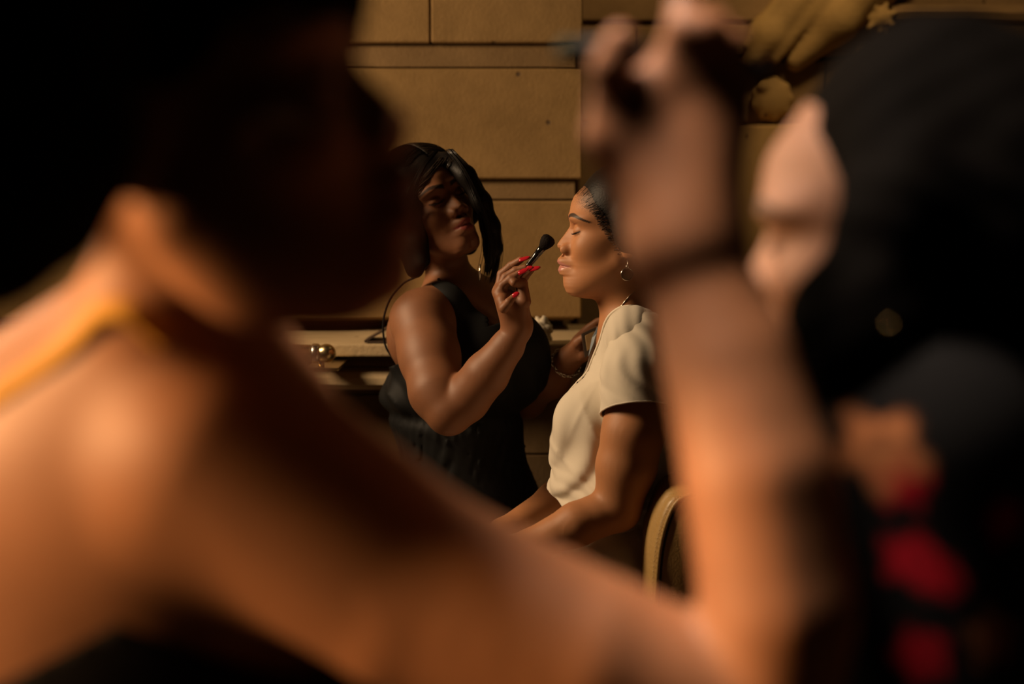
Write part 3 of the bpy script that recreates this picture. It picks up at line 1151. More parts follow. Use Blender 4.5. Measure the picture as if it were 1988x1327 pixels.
def fingernail(parent, tip, along, out, mat, L=.016, wd=.0048):
    """an almond nail on a fingertip"""
    along = np.asarray(along, float)
    along /= np.linalg.norm(along)
    out = np.asarray(out, float)
    out = out - along * (out @ along)
    out /= np.linalg.norm(out)
    side = np.cross(along, out)
    V, Fc = [], []
    nu, nv = 9, 7
    for layer in (0, 1):
        for i in range(nu):
            u = i / (nu - 1)
            ww = wd * (1 - (max(u - .45, 0) / .55) ** 1.8) ** .5 * (0.80 + 0.2 * math.sin(min(u / .3, 1) * math.pi / 2)) + 1e-4
            for j in range(nv):
                v = (j / (nv - 1) - .5) * 2
                arch = math.sqrt(max(1 - (v * .85) ** 2, 0))
                p = np.asarray(tip) + along * (u * L - L * .45) + side * (v * ww) + out * (arch * .0034 - .0016 - .0016 * u * u - .0008 * layer)
                V.append(tuple(p))
    m = nu * nv
    for i in range(nu - 1):
        for j in range(nv - 1):
            a = i * nv + j
            Fc.append((a, a + 1, a + nv + 1, a + nv))
            Fc.append((m + a + nv, m + a + nv + 1, m + a + 1, m + a))
    for j in range(nv - 1):
        Fc.append((j + 1, j, m + j, m + j + 1))
        e = (nu - 1) * nv
        Fc.append((e + j, e + j + 1, m + e + j + 1, m + e + j))
    for i in range(nu - 1):
        a, b = i * nv, (i + 1) * nv
        Fc.append((a, b, m + b, m + a))
        a, b = i * nv + nv - 1, (i + 1) * nv + nv - 1
        Fc.append((b, a, m + a, m + b))
    return link_mesh('fingernail', V, Fc, mat, parent)


#@@D@@
# ================================================================== seated woman in cream (sharp, profile)
YD = 2.60
hd = Head(W(1205, 444, YD), (-1, 0, 0), (0, 0, 1))
dw = empty('person', (float(W(1215, 1000, YD)[0]), YD, 0))
tag(dw, 'seated woman in cream piped pyjamas, profile lit, eyes lowered for the brush', 'person')
b = Sdf()
b.fn(hd.c, .155, hd, 0)
b.cap(W(1210, 520, YD), W(1222, 640, YD), .045, .051, .03)
b.cap(W(1192, 560, YD), W(1208, 628, YD), .026, .034, .015)
b.cap(W(1222, 660, 2.51), W(1222, 660, 2.69), .038, .038, .04)
b.ell(W(1234, 745, YD), (.078, .135, .12), k=.04)
b.ell(W(1172, 815, YD - .065), (.064, .060, .058), k=.04)
b.ell(W(1172, 815, YD + .065), (.064, .060, .058), k=.04)
b.ell(W(1222, 900, YD), (.090, .120, .13), k=.05)
b.ell(W(1245, 1060, YD), (.115, .155, .09), k=.05)
# near arm
b.chain([(W(1238, 700, 2.457), .045), (W(1229, 840, 2.425), .0535), (W(1216, 905, 2.425), .052), (W(1199, 985, 2.425), .0405),
         (W(1120, 1017, 2.41), .0375), (W(1020, 1062, 2.41), .027)], .010)
# far arm
b.chain([(W(1225, 680, 2.755), .048), (W(1215, 850, 2.78), .048), (W(1165, 960, 2.775), .038), (W(1080, 972, 2.735), .036), (W(975, 1035, 2.62), .026)], .022)
# clasped hands in the lap
wr = W(1020, 1062, 2.41)
wr2 = W(975, 1035, 2.62)
for wq, hx, hy in ((wr, W(955, 1098, 2.44), 1), (wr2, W(945, 1085, 2.55), -1)):
    b.cap(wq, hx, .023, .026, .02)
    for k in range(4):
        o0 = np.array([-.012, .0, .0]) + np.array([.004, .017, -.004]) * (k - 1.5) * .9
        t1 = hx + o0 + np.array([-.035, .012 * hy, -.010])
        t2 = t1 + np.array([-.014, .006 * hy, -.022])
        b.cap(hx + o0, t1, .010, .0088, .004)
        b.cap(t1, t2, .0086, .007, .003)
    b.chain([(wq * .5 + hx * .5, .014), (hx + [-.02, .032 * hy, .012], .010), (hx + [-.045, .030 * hy, .004], .008)], .008)
# thighs, shins, feet
for yy, kx in ((2.51, 890), (2.69, 900)):
    b.chain([(W(1240, 1095, yy), .078), (W(kx, 1130, yy), .056), (W(kx + 8, 1500, yy), .045)], .03)
    an = W(kx + 8, 1500, yy)
    an[2] = .10
    b.chain([(W(kx, 1130, yy), .055), (an, .035)], .02)
    b.chain([(an - [0, 0, .04], .032), (an + [-.13, 0, -.070], .024)], .02)


def d_shade(q):
    # soft fuzz where the hairline starts
    n = np.sin(q[:, 0] * 9127.1 + q[:, 1] * 7311.7 + q[:, 2] * 5477.3) * 4375.85
    n = n - np.floor(n) - .5
    e = np.sqrt(((q[:, 0] + .024) / .1080) ** 2 + (q[:, 1] / .105) ** 2 + ((q[:, 2] - .050) / .078) ** 2)
    return (1 - sstep(.90, 1.04, e + n * .10)) * .80


sdf_mesh('body', b, M['skin_d'], dw, .007, zones=[(hd.c + [-.125, -.085, -.135], hd.c + [.05, .02, .09], .00125)],
         paint=lambda V: hd.mask(V, d_shade), smooth=1)
hd.lashes(M['lash'], dw)

# tightly pulled-back hair with a low bun, and flyaway baby hairs
hr = Sdf()
hr.fn(hd.c + [.02, 0, .04], .13, lambda P: ell_d(hd.loc(P), (-.020, 0, .037), (.0985, .0830, .0900)), 0)
hr.ell(hd.out((-.105, 0, .02)), (.045, .05, .045), k=.02)
for s_ in (-1, 1):
    hr.ell(hd.out((-.012, .071 * s_, .008)), (.032, .021, .054), k=.012)
hr.fn(hd.c + [.03, 0, 0], .10, lambda P: ell_d(hd.loc(P), (-.034, 0, -.008), (.056, .0915, .056)), .02)
sdf_mesh('hair', hr, M['hair'], dw, .0035, smooth=1)
dirs = rng.normal(0, 1, (16000, 3))
dirs[:, 0] = np.abs(dirs[:, 0]) * .9
dirs[:, 2] = dirs[:, 2] * .8 + .25
dirs /= np.linalg.norm(dirs, axis=1)[:, None]
r_lo, r_hi = np.full(len(dirs), .02), np.full(len(dirs), .16)
for _ in range(13):
    r_m = (r_lo + r_hi) / 2
    ins = hd(hd.out(dirs * r_m[:, None])) < 0
    r_lo, r_hi = np.where(ins, r_m, r_lo), np.where(ins, r_hi, r_m)
hits = dirs * r_lo[:, None]
hv = hr(hd.out(hits))
hits = hits[(hv > -.0015) & (hv < .0075) & (hits[:, 2] > -.06)][:1500]
paths = []
for p0 in hits:
    y, z = p0[1], p0[2]
    up_ = np.array([0.0, y, max(z, 0) * .8])
    up_ /= max(np.linalg.norm(up_), 1e-6)
    Lb = rng.uniform(.006, .013)
    back = np.array([-1.0, rng.normal(0, .18), .25 + rng.normal(0, .25)]) * Lb
    paths.append(([hd.out(p0), hd.out(p0 + back * .5 + up_ * .0020), hd.out(p0 + back + up_ * rng.uniform(.002, .005))], [.00030, .00026, .00010]))
o = tubes_obj('baby_hair', paths, M['strand'], dw, seg=3)
o['kind'] = 'stuff'

# tee shirt
sh = Sdf()
sh.cap(W(1230, 650, 2.475), W(1230, 650, 2.725), .050, .050, .03)
sh.ell(W(1238, 735, YD), (.090, .145, .11), k=.04)
sh.ell(W(1161, 812, YD - .060), (.074, .068, .064), k=.045)
sh.ell(W(1161, 812, YD + .060), (.074, .068, .064), k=.045)
sh.ell(W(1206, 880, YD), (.118, .142, .13), k=.05)
sh.ell(W(1208, 940, YD), (.128, .148, .10), k=.05)
sh.ell(W(1250, 1040, YD), (.132, .168, .085), k=.05)
sl1 = Sdf().chain([(W(1246, 658, 2.470), .0500), (W(1237, 722, 2.440), .0570), (W(1233, 830, 2.420), .0625)], .022)
sl2 = Sdf().chain([(W(1228, 655, 2.745), .048), (W(1232, 720, 2.765), .0565), (W(1230, 830, 2.78), .0620)], .022)
arm_c0, arm_c1 = W(1232, 720, 2.435), W(1234, 830, 2.420)
armp = W(1172, 742, 2.46)
bust = W(1092, 820, 2.52)


def folds(P):
    d = sh(P)
    q = P - armp
    ang = np.arctan2(q[:, 2], -q[:, 0])
    rr = np.hypot(q[:, 0], q[:, 2])
    f = .0014 * np.sin(ang * 7 + 18 * rr + 1.5 * np.sin(ang * 3)) * gauss(rr - .07, .06) * (P[:, 1] < 2.62)
    # soft vertical drapes from the bust and diagonal pulls near the hem
    u = (P[:, 0] * .75 - P[:, 2] * .45)
    f += .0042 * np.sin(u * 150 + 3 * np.sin(P[:, 2] * 22)) * sstep(.92, .82, P[:, 2])
    f += .0020 * np.sin(P[:, 2] * 240 + P[:, 0] * 130 + 2 * np.sin(P[:, 1] * 40)) * sstep(.80, .74, P[:, 2])
    f += .0007 * np.sin((P[:, 0] + P[:, 2] * .3) * 260 + 2 * np.sin(P[:, 2] * 50)) * sstep(.95, 1.0, P[:, 2]) * (P[:, 1] < 2.50)
    r1 = 1 - np.abs(np.sin(ang * 4.5 + 9 * rr + .6))
    f += .0030 * r1 ** 3 * gauss(rr - .075, .04) * (P[:, 1] < 2.60)
    r2 = 1 - np.abs(np.sin((P[:, 0] * .9 + P[:, 2] * .35) * 34 + 1.2 * np.sin(P[:, 2] * 16)))
    f += .0040 * r2 ** 4 * sstep(.95, .86, P[:, 2])
    # sleeve seam
    s = P - W(1190, 690, 2.44)
    sd = s[:, 0] + .22 * s[:, 2] - 1.6 * s[:, 2] ** 2
    f += -.0028 * gauss(sd, .0035) * (P[:, 1] < 2.50) * sstep(.86, .90, P[:, 2])
    return d - f


# V neck : two planes meeting low on the chest; hem and sleeve ends are planes too
vb = W(1092, 770, YD)
nk = W(1222, 600, YD)
ax_v = (nk - vb)
sleeve_n = (arm_c1 - arm_c0) / np.linalg.norm(arm_c1 - arm_c0)
sl_p = W(1232, 795, 2.42)
sl_n = np.array([.06, -.42, -1.0])
sl_n /= np.linalg.norm(sl_n)
sl_p2 = W(1232, 800, 2.78)
sl_n2 = np.array([.1, .12, -1.0])
sl_n2 /= np.linalg.norm(sl_n2)
hem_p = W(1160, 1020, YD)
hem_n = np.array([-.62, 0, -.80])
hem_n /= np.linalg.norm(hem_n)
# neck opening planes (symmetric about YD)
e1 = W(1092, 770, YD)
e2n = W(1236, 598, YD - .078)
e2f = W(1232, 598, YD + .078)
outv = np.array([-.8, 0, .6])


def plane3(a, b, c_):
    n = np.cross(b - a, c_ - a)
    return n / np.linalg.norm(n)


pn1 = plane3(e1, e2n, e1 + outv)
if pn1[1] > 0:
    pn1 = -pn1
pn2 = plane3(e1, e2f, e1 + outv)
if pn2[1] < 0:
    pn2 = -pn2
backn_p = W(1262, 600, YD)


def dead_shirt(c):
    if (c - e1) @ pn1 < 0 and (c - e1) @ pn2 < 0 and c[0] < backn_p[0] + .03 and c[2] > e1[2] - .002 and (c[0] < W(1150, 600, YD)[0] or c[2] > e1[2]):
        return True
    # ring around the neck
    if math.hypot((c[0] - nk[0] - .004) * 1.0, c[1] - YD) < .074 and c[2] > 1.04:
        return True
    if (c - hem_p) @ hem_n > 0:
        return True
    return False


class Wrap:
    pass


lo, hi = sh.bounds()
sdf_mesh('shirt', folds, M['cream'], dw, .0055, zones=[(lo, [hi[0], 2.62, hi[2]], .0034)], bounds=(lo, hi), smooth=1,
         cut=([(hem_p, hem_n), (e1, pn1), (e1, pn2)], dead_shirt), thick=.0022)


def sleeve_folds(S):
    def g(P):
        q = P - armp
        f = .0011 * np.sin(q[:, 2] * 70 + q[:, 0] * 150 + 2.5 * np.sin(P[:, 1] * 40 + q[:, 2] * 30)) * sstep(.05, -.02, q[:, 0] - .02)
        f += .0010 * np.sin((P[:, 0] * 1.5 + P[:, 2]) * 120 + 2 * np.sin(P[:, 2] * 60) + 1.2)
        return S(P) - f
    return g


for S, pp, nn in ((sl1, sl_p, sl_n), (sl2, sl_p2, sl_n2)):
    l2, h2_ = S.bounds()
    sdf_mesh('sleeve', sleeve_folds(S), M['cream'], dw, .0034, bounds=(l2, h2_), smooth=1,
             cut=([(pp, nn)], lambda q, pp=pp, nn=nn: (q - pp) @ nn > 0), thick=.0022)
    u1 = np.cross(nn, [0, 1, 0])
    u1 /= np.linalg.norm(u1)
    u2 = np.cross(nn, u1)
    rim = []
    for t in np.linspace(0, 2 * math.pi, 49)[:-1]:
        dr_ = math.cos(t) * u1 + math.sin(t) * u2
        L_ = np.linspace(.02, .11, 120)
        vv = sleeve_folds(S)(pp[None] + dr_[None] * L_[:, None])
        rim.append(pp + dr_ * (L_[np.argmax(vv > 0)] + .0008))
    tube_obj('sleeve_hem', rim, .0017, M['cream_trim'], dw, seg=8, closed=True)


def on_surface(f, a, out, r=0.06, n=60):
    """walk from far along -out until f < 0"""
    out = np.asarray(out, float) / np.linalg.norm(out)
    t = np.linspace(r, -r, n)
    P = np.asarray(a)[None] + out[None] * t[:, None]
    v = f(P)
    return P[np.argmax(v < 0)] if (v < 0).any() else np.asarray(a)


for e2, sgn in ((e2n, -1), (e2f, 1)):
    pts = [on_surface(folds, e1 + (e2 - e1) * t, outv, .12, 160) for t in np.linspace(0, 1, 16)]
    pts = bez(pts, 48)
    tube_obj('neck_piping', [q + outv * .004 for q in pts], .0030, M['cream_trim'], dw, seg=8)
    tube_obj('neck_facing', [q + outv * .0010 + [0, sgn * .010, 0] for q in pts], .0014, M['cream_trim'], dw, seg=6)
# two shirt buttons just under the V
for k in range(2):
    q = on_surface(folds, e1 + (hem_p - e1) * (.06 + .09 * k), np.array([-1, 0, .1]), .12, 200)
    tube_obj('button', [q, q + [-.002, 0, 0]], .0042, M['cream_trim'], dw, seg=12)

# trousers
tr = Sdf()
tr.ell(W(1245, 1075, YD), (.130, .172, .092), k=.04)
for yy, kx in ((2.50, 890), (2.70, 900)):
    kn = W(kx, 1130, yy)
    an = kn.copy()
    an[2] = .13
    tr.chain([(W(1225, 1100, yy), .090), (kn, .070), (an, .062)], .03)


def trf(P):
    return tr(P) - .0035 * np.sin(P[:, 0] * 70 + P[:, 2] * 110 + 2 * np.sin(P[:, 1] * 30)) * sstep(-.05, .1, P[:, 0])


lo, hi = tr.bounds()
ztr = .12
sdf_mesh('trousers', trf, M['cream'], dw, .008, bounds=(lo, hi), cut=([((0, 0, ztr), (0, 0, -1))], lambda c: c[2] < ztr), thick=.002)

# thin chain necklace that ends in a few dark beads, and a fine cord round the neck
nc = [W(1222, 603, YD - .052), W(1196, 640, YD - .050), W(1160, 690, YD - .040), W(1122, 738, YD - .025), W(1098, 768, YD - .010)]
pts = [on_surface(lambda P: np.minimum(b(P), folds(P)), q, (-.75, -.35, .5), .07, 90) for q in bez(nc, 26)]
pts = bez(pts, 50)
nk_o = tube_obj('necklace', [q + np.array([-.7, -.3, .5]) * .002 for q in pts], .0011, M['glass_bead'], dw, seg=6)
for k, q in enumerate(pts[-12::3]):
    sb = Sdf().ell(q + np.array([-.7, -.3, .5]) * .003, (.0028, .0028, .0028))
    o = sdf_mesh('bead', sb, M['glass_bead'], nk_o, .0011, smooth=0)
nc = [W(1236, 566, YD - .040), W(1212, 584, YD - .050), W(1196, 608, YD - .050), W(1189, 640, YD - .040), W(1180, 668, YD - .03)]
pts = [on_surface(b, q, (-.6, -.8, .1), .05, 80) for q in bez(nc, 20)]
tube_obj('neck_cord', [q + np.array([-.5, -.8, .1]) * .0012 for q in bez(pts, 40)], .0009, M['silver'], dw, seg=6)

# round drop earring hanging from the near lobe
er = empty('earring', tuple(W(1217, 532, YD - .082)))
tag(er, 'round drop earring with thin pale rim worn by the seated profile woman', 'earring')
ec = W(1217.5, 532, YD - .082)
rr = .0108
ring = [ec + np.array([math.cos(t) * rr, .25 * math.cos(t) * rr, math.sin(t) * rr]) for t in np.linspace(0, 2 * math.pi, 40)[:-1]]
tube_obj('rim', ring, .0009, M['silver'], er, seg=8, closed=True)
Vd = [tuple(ec)] + [tuple(ec + (np.array(q) - ec) * .97) for q in ring]
o = link_mesh('disc', Vd, [(0, i + 1, (i + 1) % 39 + 1) for i in range(39)], M['ear_disc'], er)
md = o.modifiers.new('t', 'SOLIDIFY')
md.thickness = .0008
tp_ = ec + [0, 0, rr]
small = [tp_ + np.array([math.cos(t) * .0022, 0, .0024 + math.sin(t) * .0022]) for t in np.linspace(0, 2 * math.pi, 16)[:-1]]
tube_obj('loop', small, .0006, M['silver'], er, seg=6, closed=True)
tube_obj('hook', bez([tp_ + [0, 0, .0045], tp_ + [.0005, .001, .009], tp_ + [0, .004, .013], tp_ + [-.001, .008, .011]], 12), .0005, M['silver'], er, seg=6)

#@@C@@
# ================================================================== makeup artist in black camisole dress (sharp)
cw = empty('person', (float(W(900, 1000, 2.95)[0]), 2.95, 0))
tag(cw, 'woman with black bob and black strappy dress applying makeup with a brush', 'person')
hc = Head(W(826, 395, 2.90), (.58, -.78, .20), (-.36, -.03, .93), s=.98)
c = Sdf()
c.fn(hc.c, .155, hc, 0)
c.cap(W(858, 460, 2.93), W(880, 590, 2.97), .044, .050, .03)
shR, shL = W(822, 622, 2.82), W(972, 590, 3.06)
ctor = Sdf()
ctor.cap(W(850, 600, 2.88), W(890, 590, 2.95), .045, .045, .05)
ctor.cap(W(890, 590, 2.95), W(965, 592, 3.04), .045, .046, .05)
ctor.ell(W(806, 650, 2.93), (.060, .06, .075), k=.03)
ctor.ell(W(898, 690, 2.95), (.128, .105, .155), frame((.75, -.66, 0), (0, 0, 1)), k=.05)
ctor.ell(W(935, 690, 2.86), (.066, .066, .072), k=.04)
ctor.ell(W(995, 690, 2.92), (.060, .062, .070), k=.04)
ctor.ell(W(895, 850, 2.97), (.105, .10, .16), k=.06)
ctor.ell(W(905, 1000, 2.99), (.135, .135, .14), k=.06)
c.fn(W(905, 800, 2.95), .45, ctor, .03)
c.cap(shR, W(890, 590, 2.95), .052, .045, .05)
c.cap(W(890, 590, 2.95), shL, .045, .046, .05)
# near arm, raised hand
EL = W(872, 800, 2.665)
WR = W(1004, 640, 2.625)
c.chain([(shR + [-.004, -.01, 0], .062), (W(834, 692, 2.75), .055), (W(848, 760, 2.69), .048), (EL, .043)], .03)
c.chain([(EL, .043), (W(904, 774, 2.668), .0450), (W(945, 725, 2.643), .042), (W(985, 672, 2.630), .031), (WR, .0245)], .008)
mcp_i, mcp_m, mcp_r, mcp_p = W(969, 564, 2.655), W(968, 566, 2.635), W(970, 570, 2.615), W(976, 583, 2.599)
hand_sdf(c, WR, .024, [
    (WR, mcp_i, .0200, .0125), (WR, mcp_m, .0215, .0125), (WR, mcp_r, .0205, .0120), (WR, mcp_p, .0190, .0115),
    (W(1010, 630, 2.623), W(1012, 590, 2.613), .0200, .0150), (W(1012, 625, 2.635), W(1008, 580, 2.641), .0190, .0145),
    (W(995, 600, 2.623), W(985, 575, 2.623), .018, .014)],
    [[(mcp_i, .0098), (W(974, 532, 2.663), .0086), (W(992, 516, 2.655), .0080), (W(1011, 504, 2.643), .0066)],
     [(mcp_m, .0098), (W(982, 538, 2.639), .0088), (W(1001, 525, 2.635), .0078), (W(1020, 519, 2.629), .0060)],
     [(mcp_r, .0096), (W(976, 554, 2.613), .0086), (W(992, 540, 2.609), .0078), (W(1009, 529, 2.607), .0060)],
     [(mcp_p, .0096), (W(978, 598, 2.585), .0088), (W(988, 586, 2.579), .0076), (W(998, 575, 2.583), .0058)],
     [(W(998, 549, 2.60), .0075), (W(1014, 550, 2.615), .0100), (W(1018, 585, 2.61), .0125)],
     [(W(1012, 612, 2.645), .0150), (W(1016, 578, 2.655), .0122), (W(1010, 551, 2.651), .0100), (W(1019, 535, 2.639), .0085), (W(1032, 523, 2.629), .0062)]])
# creases at the finger joints and the palm
for p_, q_ in ((W(984, 512, 2.648), W(988, 520, 2.645)), (W(988, 510, 2.648), W(992, 517, 2.645)), (W(990, 524, 2.627), W(993, 531, 2.625)),
               (W(980, 541, 2.600), W(985, 549, 2.599)), (W(984, 588, 2.570), W(988, 594, 2.570))):
    c.cap(p_, q_, .0010, .0010, .002, sub=True)
# far arm, half hidden, holding the palette
c.chain([(shL, .050), (W(1000, 700, 3.06), .044), (W(1022, 775, 3.060), .036), (W(1070, 735, 2.970), .036), (W(1104, 697, 2.900), .026)], .03)
wl_ = W(1104, 697, 2.900)
hand_sdf(c, wl_, .024, [
    (wl_, W(1124, 662, 2.890), .020, .014), (wl_, W(1130, 676, 2.880), .021, .015), (wl_, W(1132, 690, 2.870), .019, .013)],
    [[(W(1122, 658, 2.895), .0098), (W(1142, 637, 2.900), .0088), (W(1160, 624, 2.890), .0076), (W(1172, 618, 2.875), .0062)],
     [(W(1126, 668, 2.890), .0098), (W(1146, 648, 2.900), .0088), (W(1164, 640, 2.890), .0076), (W(1176, 640, 2.875), .006)],
     [(W(1130, 680, 2.885), .0095), (W(1150, 666, 2.890), .0086), (W(1166, 664, 2.880), .0074), (W(1176, 668, 2.870), .006)],
     [(W(1132, 692, 2.875), .009), (W(1150, 690, 2.885), .008), (W(1162, 690, 2.875), .007), (W(1170, 694, 2.865), .0056)],
     [(W(1108, 684, 2.880), .013), (W(1122, 664, 2.862), .0105), (W(1134, 655, 2.855), .0088), (W(1145, 655, 2.852), .0066)]])
# legs and feet
for q in ((870, 2.98), (935, 3.02)):
    hp = W(q[0], 1080, q[1])
    kn = hp.copy()
    kn[2] = .48
    an = hp.copy()
    an[2] = .08
    c.chain([(hp, .085), (kn, .056), (an, .034)], .04)
    c.chain([(an - [0, 0, .03], .032), (an + [.10, -.10, -.052], .022)], .02)
hz = W(1000, 560, 2.60)
sdf_mesh('body', c, M['skin_c'], cw, .0075,
         zones=[(hc.c - [.03, .125, .12], hc.c + [.10, .0, .09], .0022), (W(955, 660, 2.555), W(1050, 492, 2.685), .0014)],
         paint=lambda V: hc.mask(V), smooth=1)
hc.lashes(M['lash'], cw)

# red almond nails of the raised hand
def nail_at(px, py, Y, px2, py2, Y2, out, L, parent=cw):
    a, b_ = W(px, py, Y), W(px2, py2, Y2)
    fingernail(parent, (a + b_) / 2, b_ - a, out, M['nail'], L=L)


nail_at(1007, 505, 2.636, 1028, 498, 2.630, (-.15, -.72, .65), .0225)
nail_at(1019, 521, 2.625, 1034, 518, 2.620, (-.1, -.75, .5), .016)
nail_at(1005, 531, 2.601, 1026, 521, 2.597, (-.2, -.85, .45), .0215)
nail_at(1029, 523, 2.623, 1047, 518, 2.617, (.1, -.75, .55), .021)
nail_at(995, 575, 2.576, 1007, 568, 2.573, (-.1, -.9, .35), .014)
for q, t in ((W(1172, 618, 2.870), (.8, 0, .4)), (W(1176, 640, 2.870), (.9, 0, .1))):
    fingernail(cw, q, t, (0, -.9, .3), M['nail'], L=.014)

# makeup brush held between index finger and thumb
mb = empty('makeup_brush', tuple(W(1040, 500, 2.60)))
tag(mb, 'short black makeup brush with domed bristles pinched in red-nailed fingers', 'brush')
h0, h1, h2 = W(1012, 533, 2.635), W(1026, 515, 2.630), W(1051, 483, 2.619)
dirb = (h2 - h1) / np.linalg.norm(h2 - h1)
tube_obj('handle', [h0, h0 + dirb * .004, h1, h1 + (h2 - h1) * .5, h2], [.0028, .0042, .0056, .0062, .0066], M['gloss_black'], mb, seg=24)
tube_obj('ferrule', [h2 - dirb * .010, h2 - dirb * .0095, h2 + dirb * .003, h2 + dirb * .0035], [.0066, .0070, .0072, .0066], M['gloss_black'], mb, seg=24)
tube_obj('ferrule_ring', [h1 + dirb * .0008, h1 + dirb * .0022], [.0062, .0062], M['steel'], mb, seg=24)
hb = [h2 + dirb * t for t in (.001, .006, .012, .018, .024, .0275, .0295)]
tube_obj('bristle_head', hb, [.0064, .0088, .0116, .0134, .0132, .0100, .0030], M['bristle'], mb, seg=28)
bp_ = []
sd1 = np.cross(dirb, [0, 1, 0])
sd1 /= np.linalg.norm(sd1)
sd2 = np.cross(dirb, sd1)
for i in range(420):
    a = rng.uniform(0, 2 * math.pi)
    r = math.sqrt(rng.uniform(0.25, 1))
    o_ = math.cos(a) * sd1 + math.sin(a) * sd2
    L = .0300 - .004 * r * r + rng.normal(0, .0005)
    bp_.append(([h2 + o_ * .0060 * r, h2 + dirb * L * .5 + o_ * .0120 * r, h2 + dirb * (L * .82) + o_ * .0134 * r, h2 + dirb * L + o_ * .0105 * r],
                [.0002, .0003, .00025, .0001]))
o = tubes_obj('bristles', bp_, M['bristle'], mb, seg=3)
o['kind'] = 'stuff'

# makeup palette in the far hand, plus a card for the far lapel
pl_ = empty('makeup_palette', tuple(W(1150, 655, 2.840)))
tag(pl_, 'open dark makeup palette with beige powder beside the pale far lapel, held under the chin', 'palette')


def card(name, pts, Y, mat, t=.004):
    P = [W(x, y, Y + dy) for x, y, dy in pts]
    n = np.cross(P[1] - P[0], P[2] - P[0])
    n /= np.linalg.norm(n)
    if n[1] < 0:
        n = -n
    V = [tuple(p) for p in P] + [tuple(p + n * t) for p in P]
    m = len(P)
    Fc = [tuple(range(m)), tuple(range(m, 2 * m))[::-1]] + [(i, (i + 1) % m, m + (i + 1) % m, m + i) for i in range(m)]
    o = link_mesh(name, V, Fc, mat, pl_, smooth=False)
    bm = bmesh.new()
    bm.from_mesh(o.data)
    bmesh.ops.recalc_face_normals(bm, faces=bm.faces)
    bmesh.ops.bevel(bm, geom=list(bm.edges), offset=.0008, segments=2, affect='EDGES')
    bm.to_mesh(o.data)
    bm.free()


card('palette_tray', [(1129, 648, 0), (1158, 634, .01), (1160, 676, .01), (1136, 694, 0)], 2.840, M['dark_case'])
card('powder_pan', [(1136, 651, -.0005), (1155, 642, .0085), (1156, 668, .0085), (1140, 681, -.0005)], 2.839, M['pan'], .001)
card('far_lapel_card', [(1167, 620, -.01), (1174, 634, -.012), (1154, 672, -.01), (1142, 692, -.005), (1149, 655, 0)], 2.72, M['lapel_blue'])  # stands for the far shirt lapel, with cool light painted in

# bracelet on the far wrist
br = empty('bracelet', tuple(W(1100, 705, 2.900)))
tag(br, 'fine linked metal bracelet on the dark wrist behind the cream shirt', 'bracelet')
cc = W(1099, 704, 2.910)
axv = W(1104, 697, 2.900) - W(1070, 735, 2.970)
axv /= np.linalg.norm(axv)
s1 = np.cross(axv, [0, 0, 1])
s1 /= np.linalg.norm(s1)
s2 = np.cross(axv, s1)
for k in range(22):
    t = 2 * math.pi * k / 22
    q = cc + (math.cos(t) * s1 + math.sin(t) * s2) * .0315
    tdir = (-math.sin(t) * s1 + math.cos(t) * s2)
    o2 = axv if k % 2 else (math.cos(t) * s1 + math.sin(t) * s2)
    lk = [q + tdir * math.cos(a) * .0055 + o2 * math.sin(a) * .0028 for a in np.linspace(0, 2 * math.pi, 13)[:-1]]
    tube_obj('chain_link', lk, .0009, M['steel'], br, seg=5, closed=True)

# black camisole dress
dr = Sdf()
RT = frame((.75, -.66, 0), (0, 0, 1))
dr.fn(W(905, 800, 2.95), .45, lambda P: ctor(P) - .006, 0)
dr.ell(W(898, 700, 2.95), (.136, .113, .150), RT, k=.05)
dr.cap(W(872, 592, 2.855), W(884, 720, 2.84), .048, .05, .02)
dr.ell(W(852, 785, 2.97), (.112, .105, .090), k=.03)
dr.ell(W(937, 692, 2.86), (.073, .073, .080), k=.04)
dr.ell(W(998, 690, 2.92), (.066, .068, .078), k=.04)
dr.ell(W(896, 850, 2.97), (.122, .115, .16), k=.05)
dr.ell(W(908, 1000, 2.99), (.142, .145, .15), k=.06)
hem_c = W(908, 1200, 2.99)
hem_c[2] = .42
dr.cap(W(908, 1030, 2.99), hem_c, .150, .20, .05)
wz = float(W(870, 815, 2.85)[2])


def drf(P):
    d = dr(P)
    q = P - W(900, 850, 2.97)
    a = np.arctan2(q[:, 1], q[:, 0])
    g = gauss(P[:, 2] - wz, .014)
    d = d + .010 * g - .010 * gauss(P[:, 2] - wz - .045, .03)                 # elasticated waist, bloused above
    d = d - .0028 * np.sin(a * 47 + 2.5 * np.sin(a * 5.3) + 2.2 * np.sin(P[:, 2] * 45 + a * 6)) * (1 + .6 * np.sin(a * 13)) * sstep(wz + .03, wz - .01, P[:, 2]) * gauss(P[:, 2] - wz + .04, .10)
    d = d - .0040 * np.sin(a * 15 + P[:, 2] * 55) * sstep(wz - .02, wz + .04, P[:, 2]) * sstep(wz + .16, wz + .05, P[:, 2])
    bk_ = sstep(-.10, -.16, P[:, 0]) * sstep(wz + .16, wz + .10, P[:, 2]) * sstep(wz, wz + .02, P[:, 2])
    d = d - .006 * (1 - np.abs(np.sin(P[:, 2] * 48 + P[:, 0] * 60 + 2 * np.sin(P[:, 1] * 20)))) ** 2 * bk_
    d = d - .010 * np.sin(a * 9) * sstep(.62, .45, P[:, 2])
    return d


# neckline : slopes from the near strap down to the centre, up to the far strap
nA, nB, nC = W(868, 560, 2.86), W(948, 628, 2.83), W(1004, 592, 2.95)
bkz = W(760, 690, 2.95)
upv = np.array([.45, -.45, .75])


def pl_n(a, b_):
    n = np.cross(b_ - a, np.array([.66, -.75, 0.0]))
    n /= np.linalg.norm(n)
    return n if n[2] > 0 else -n


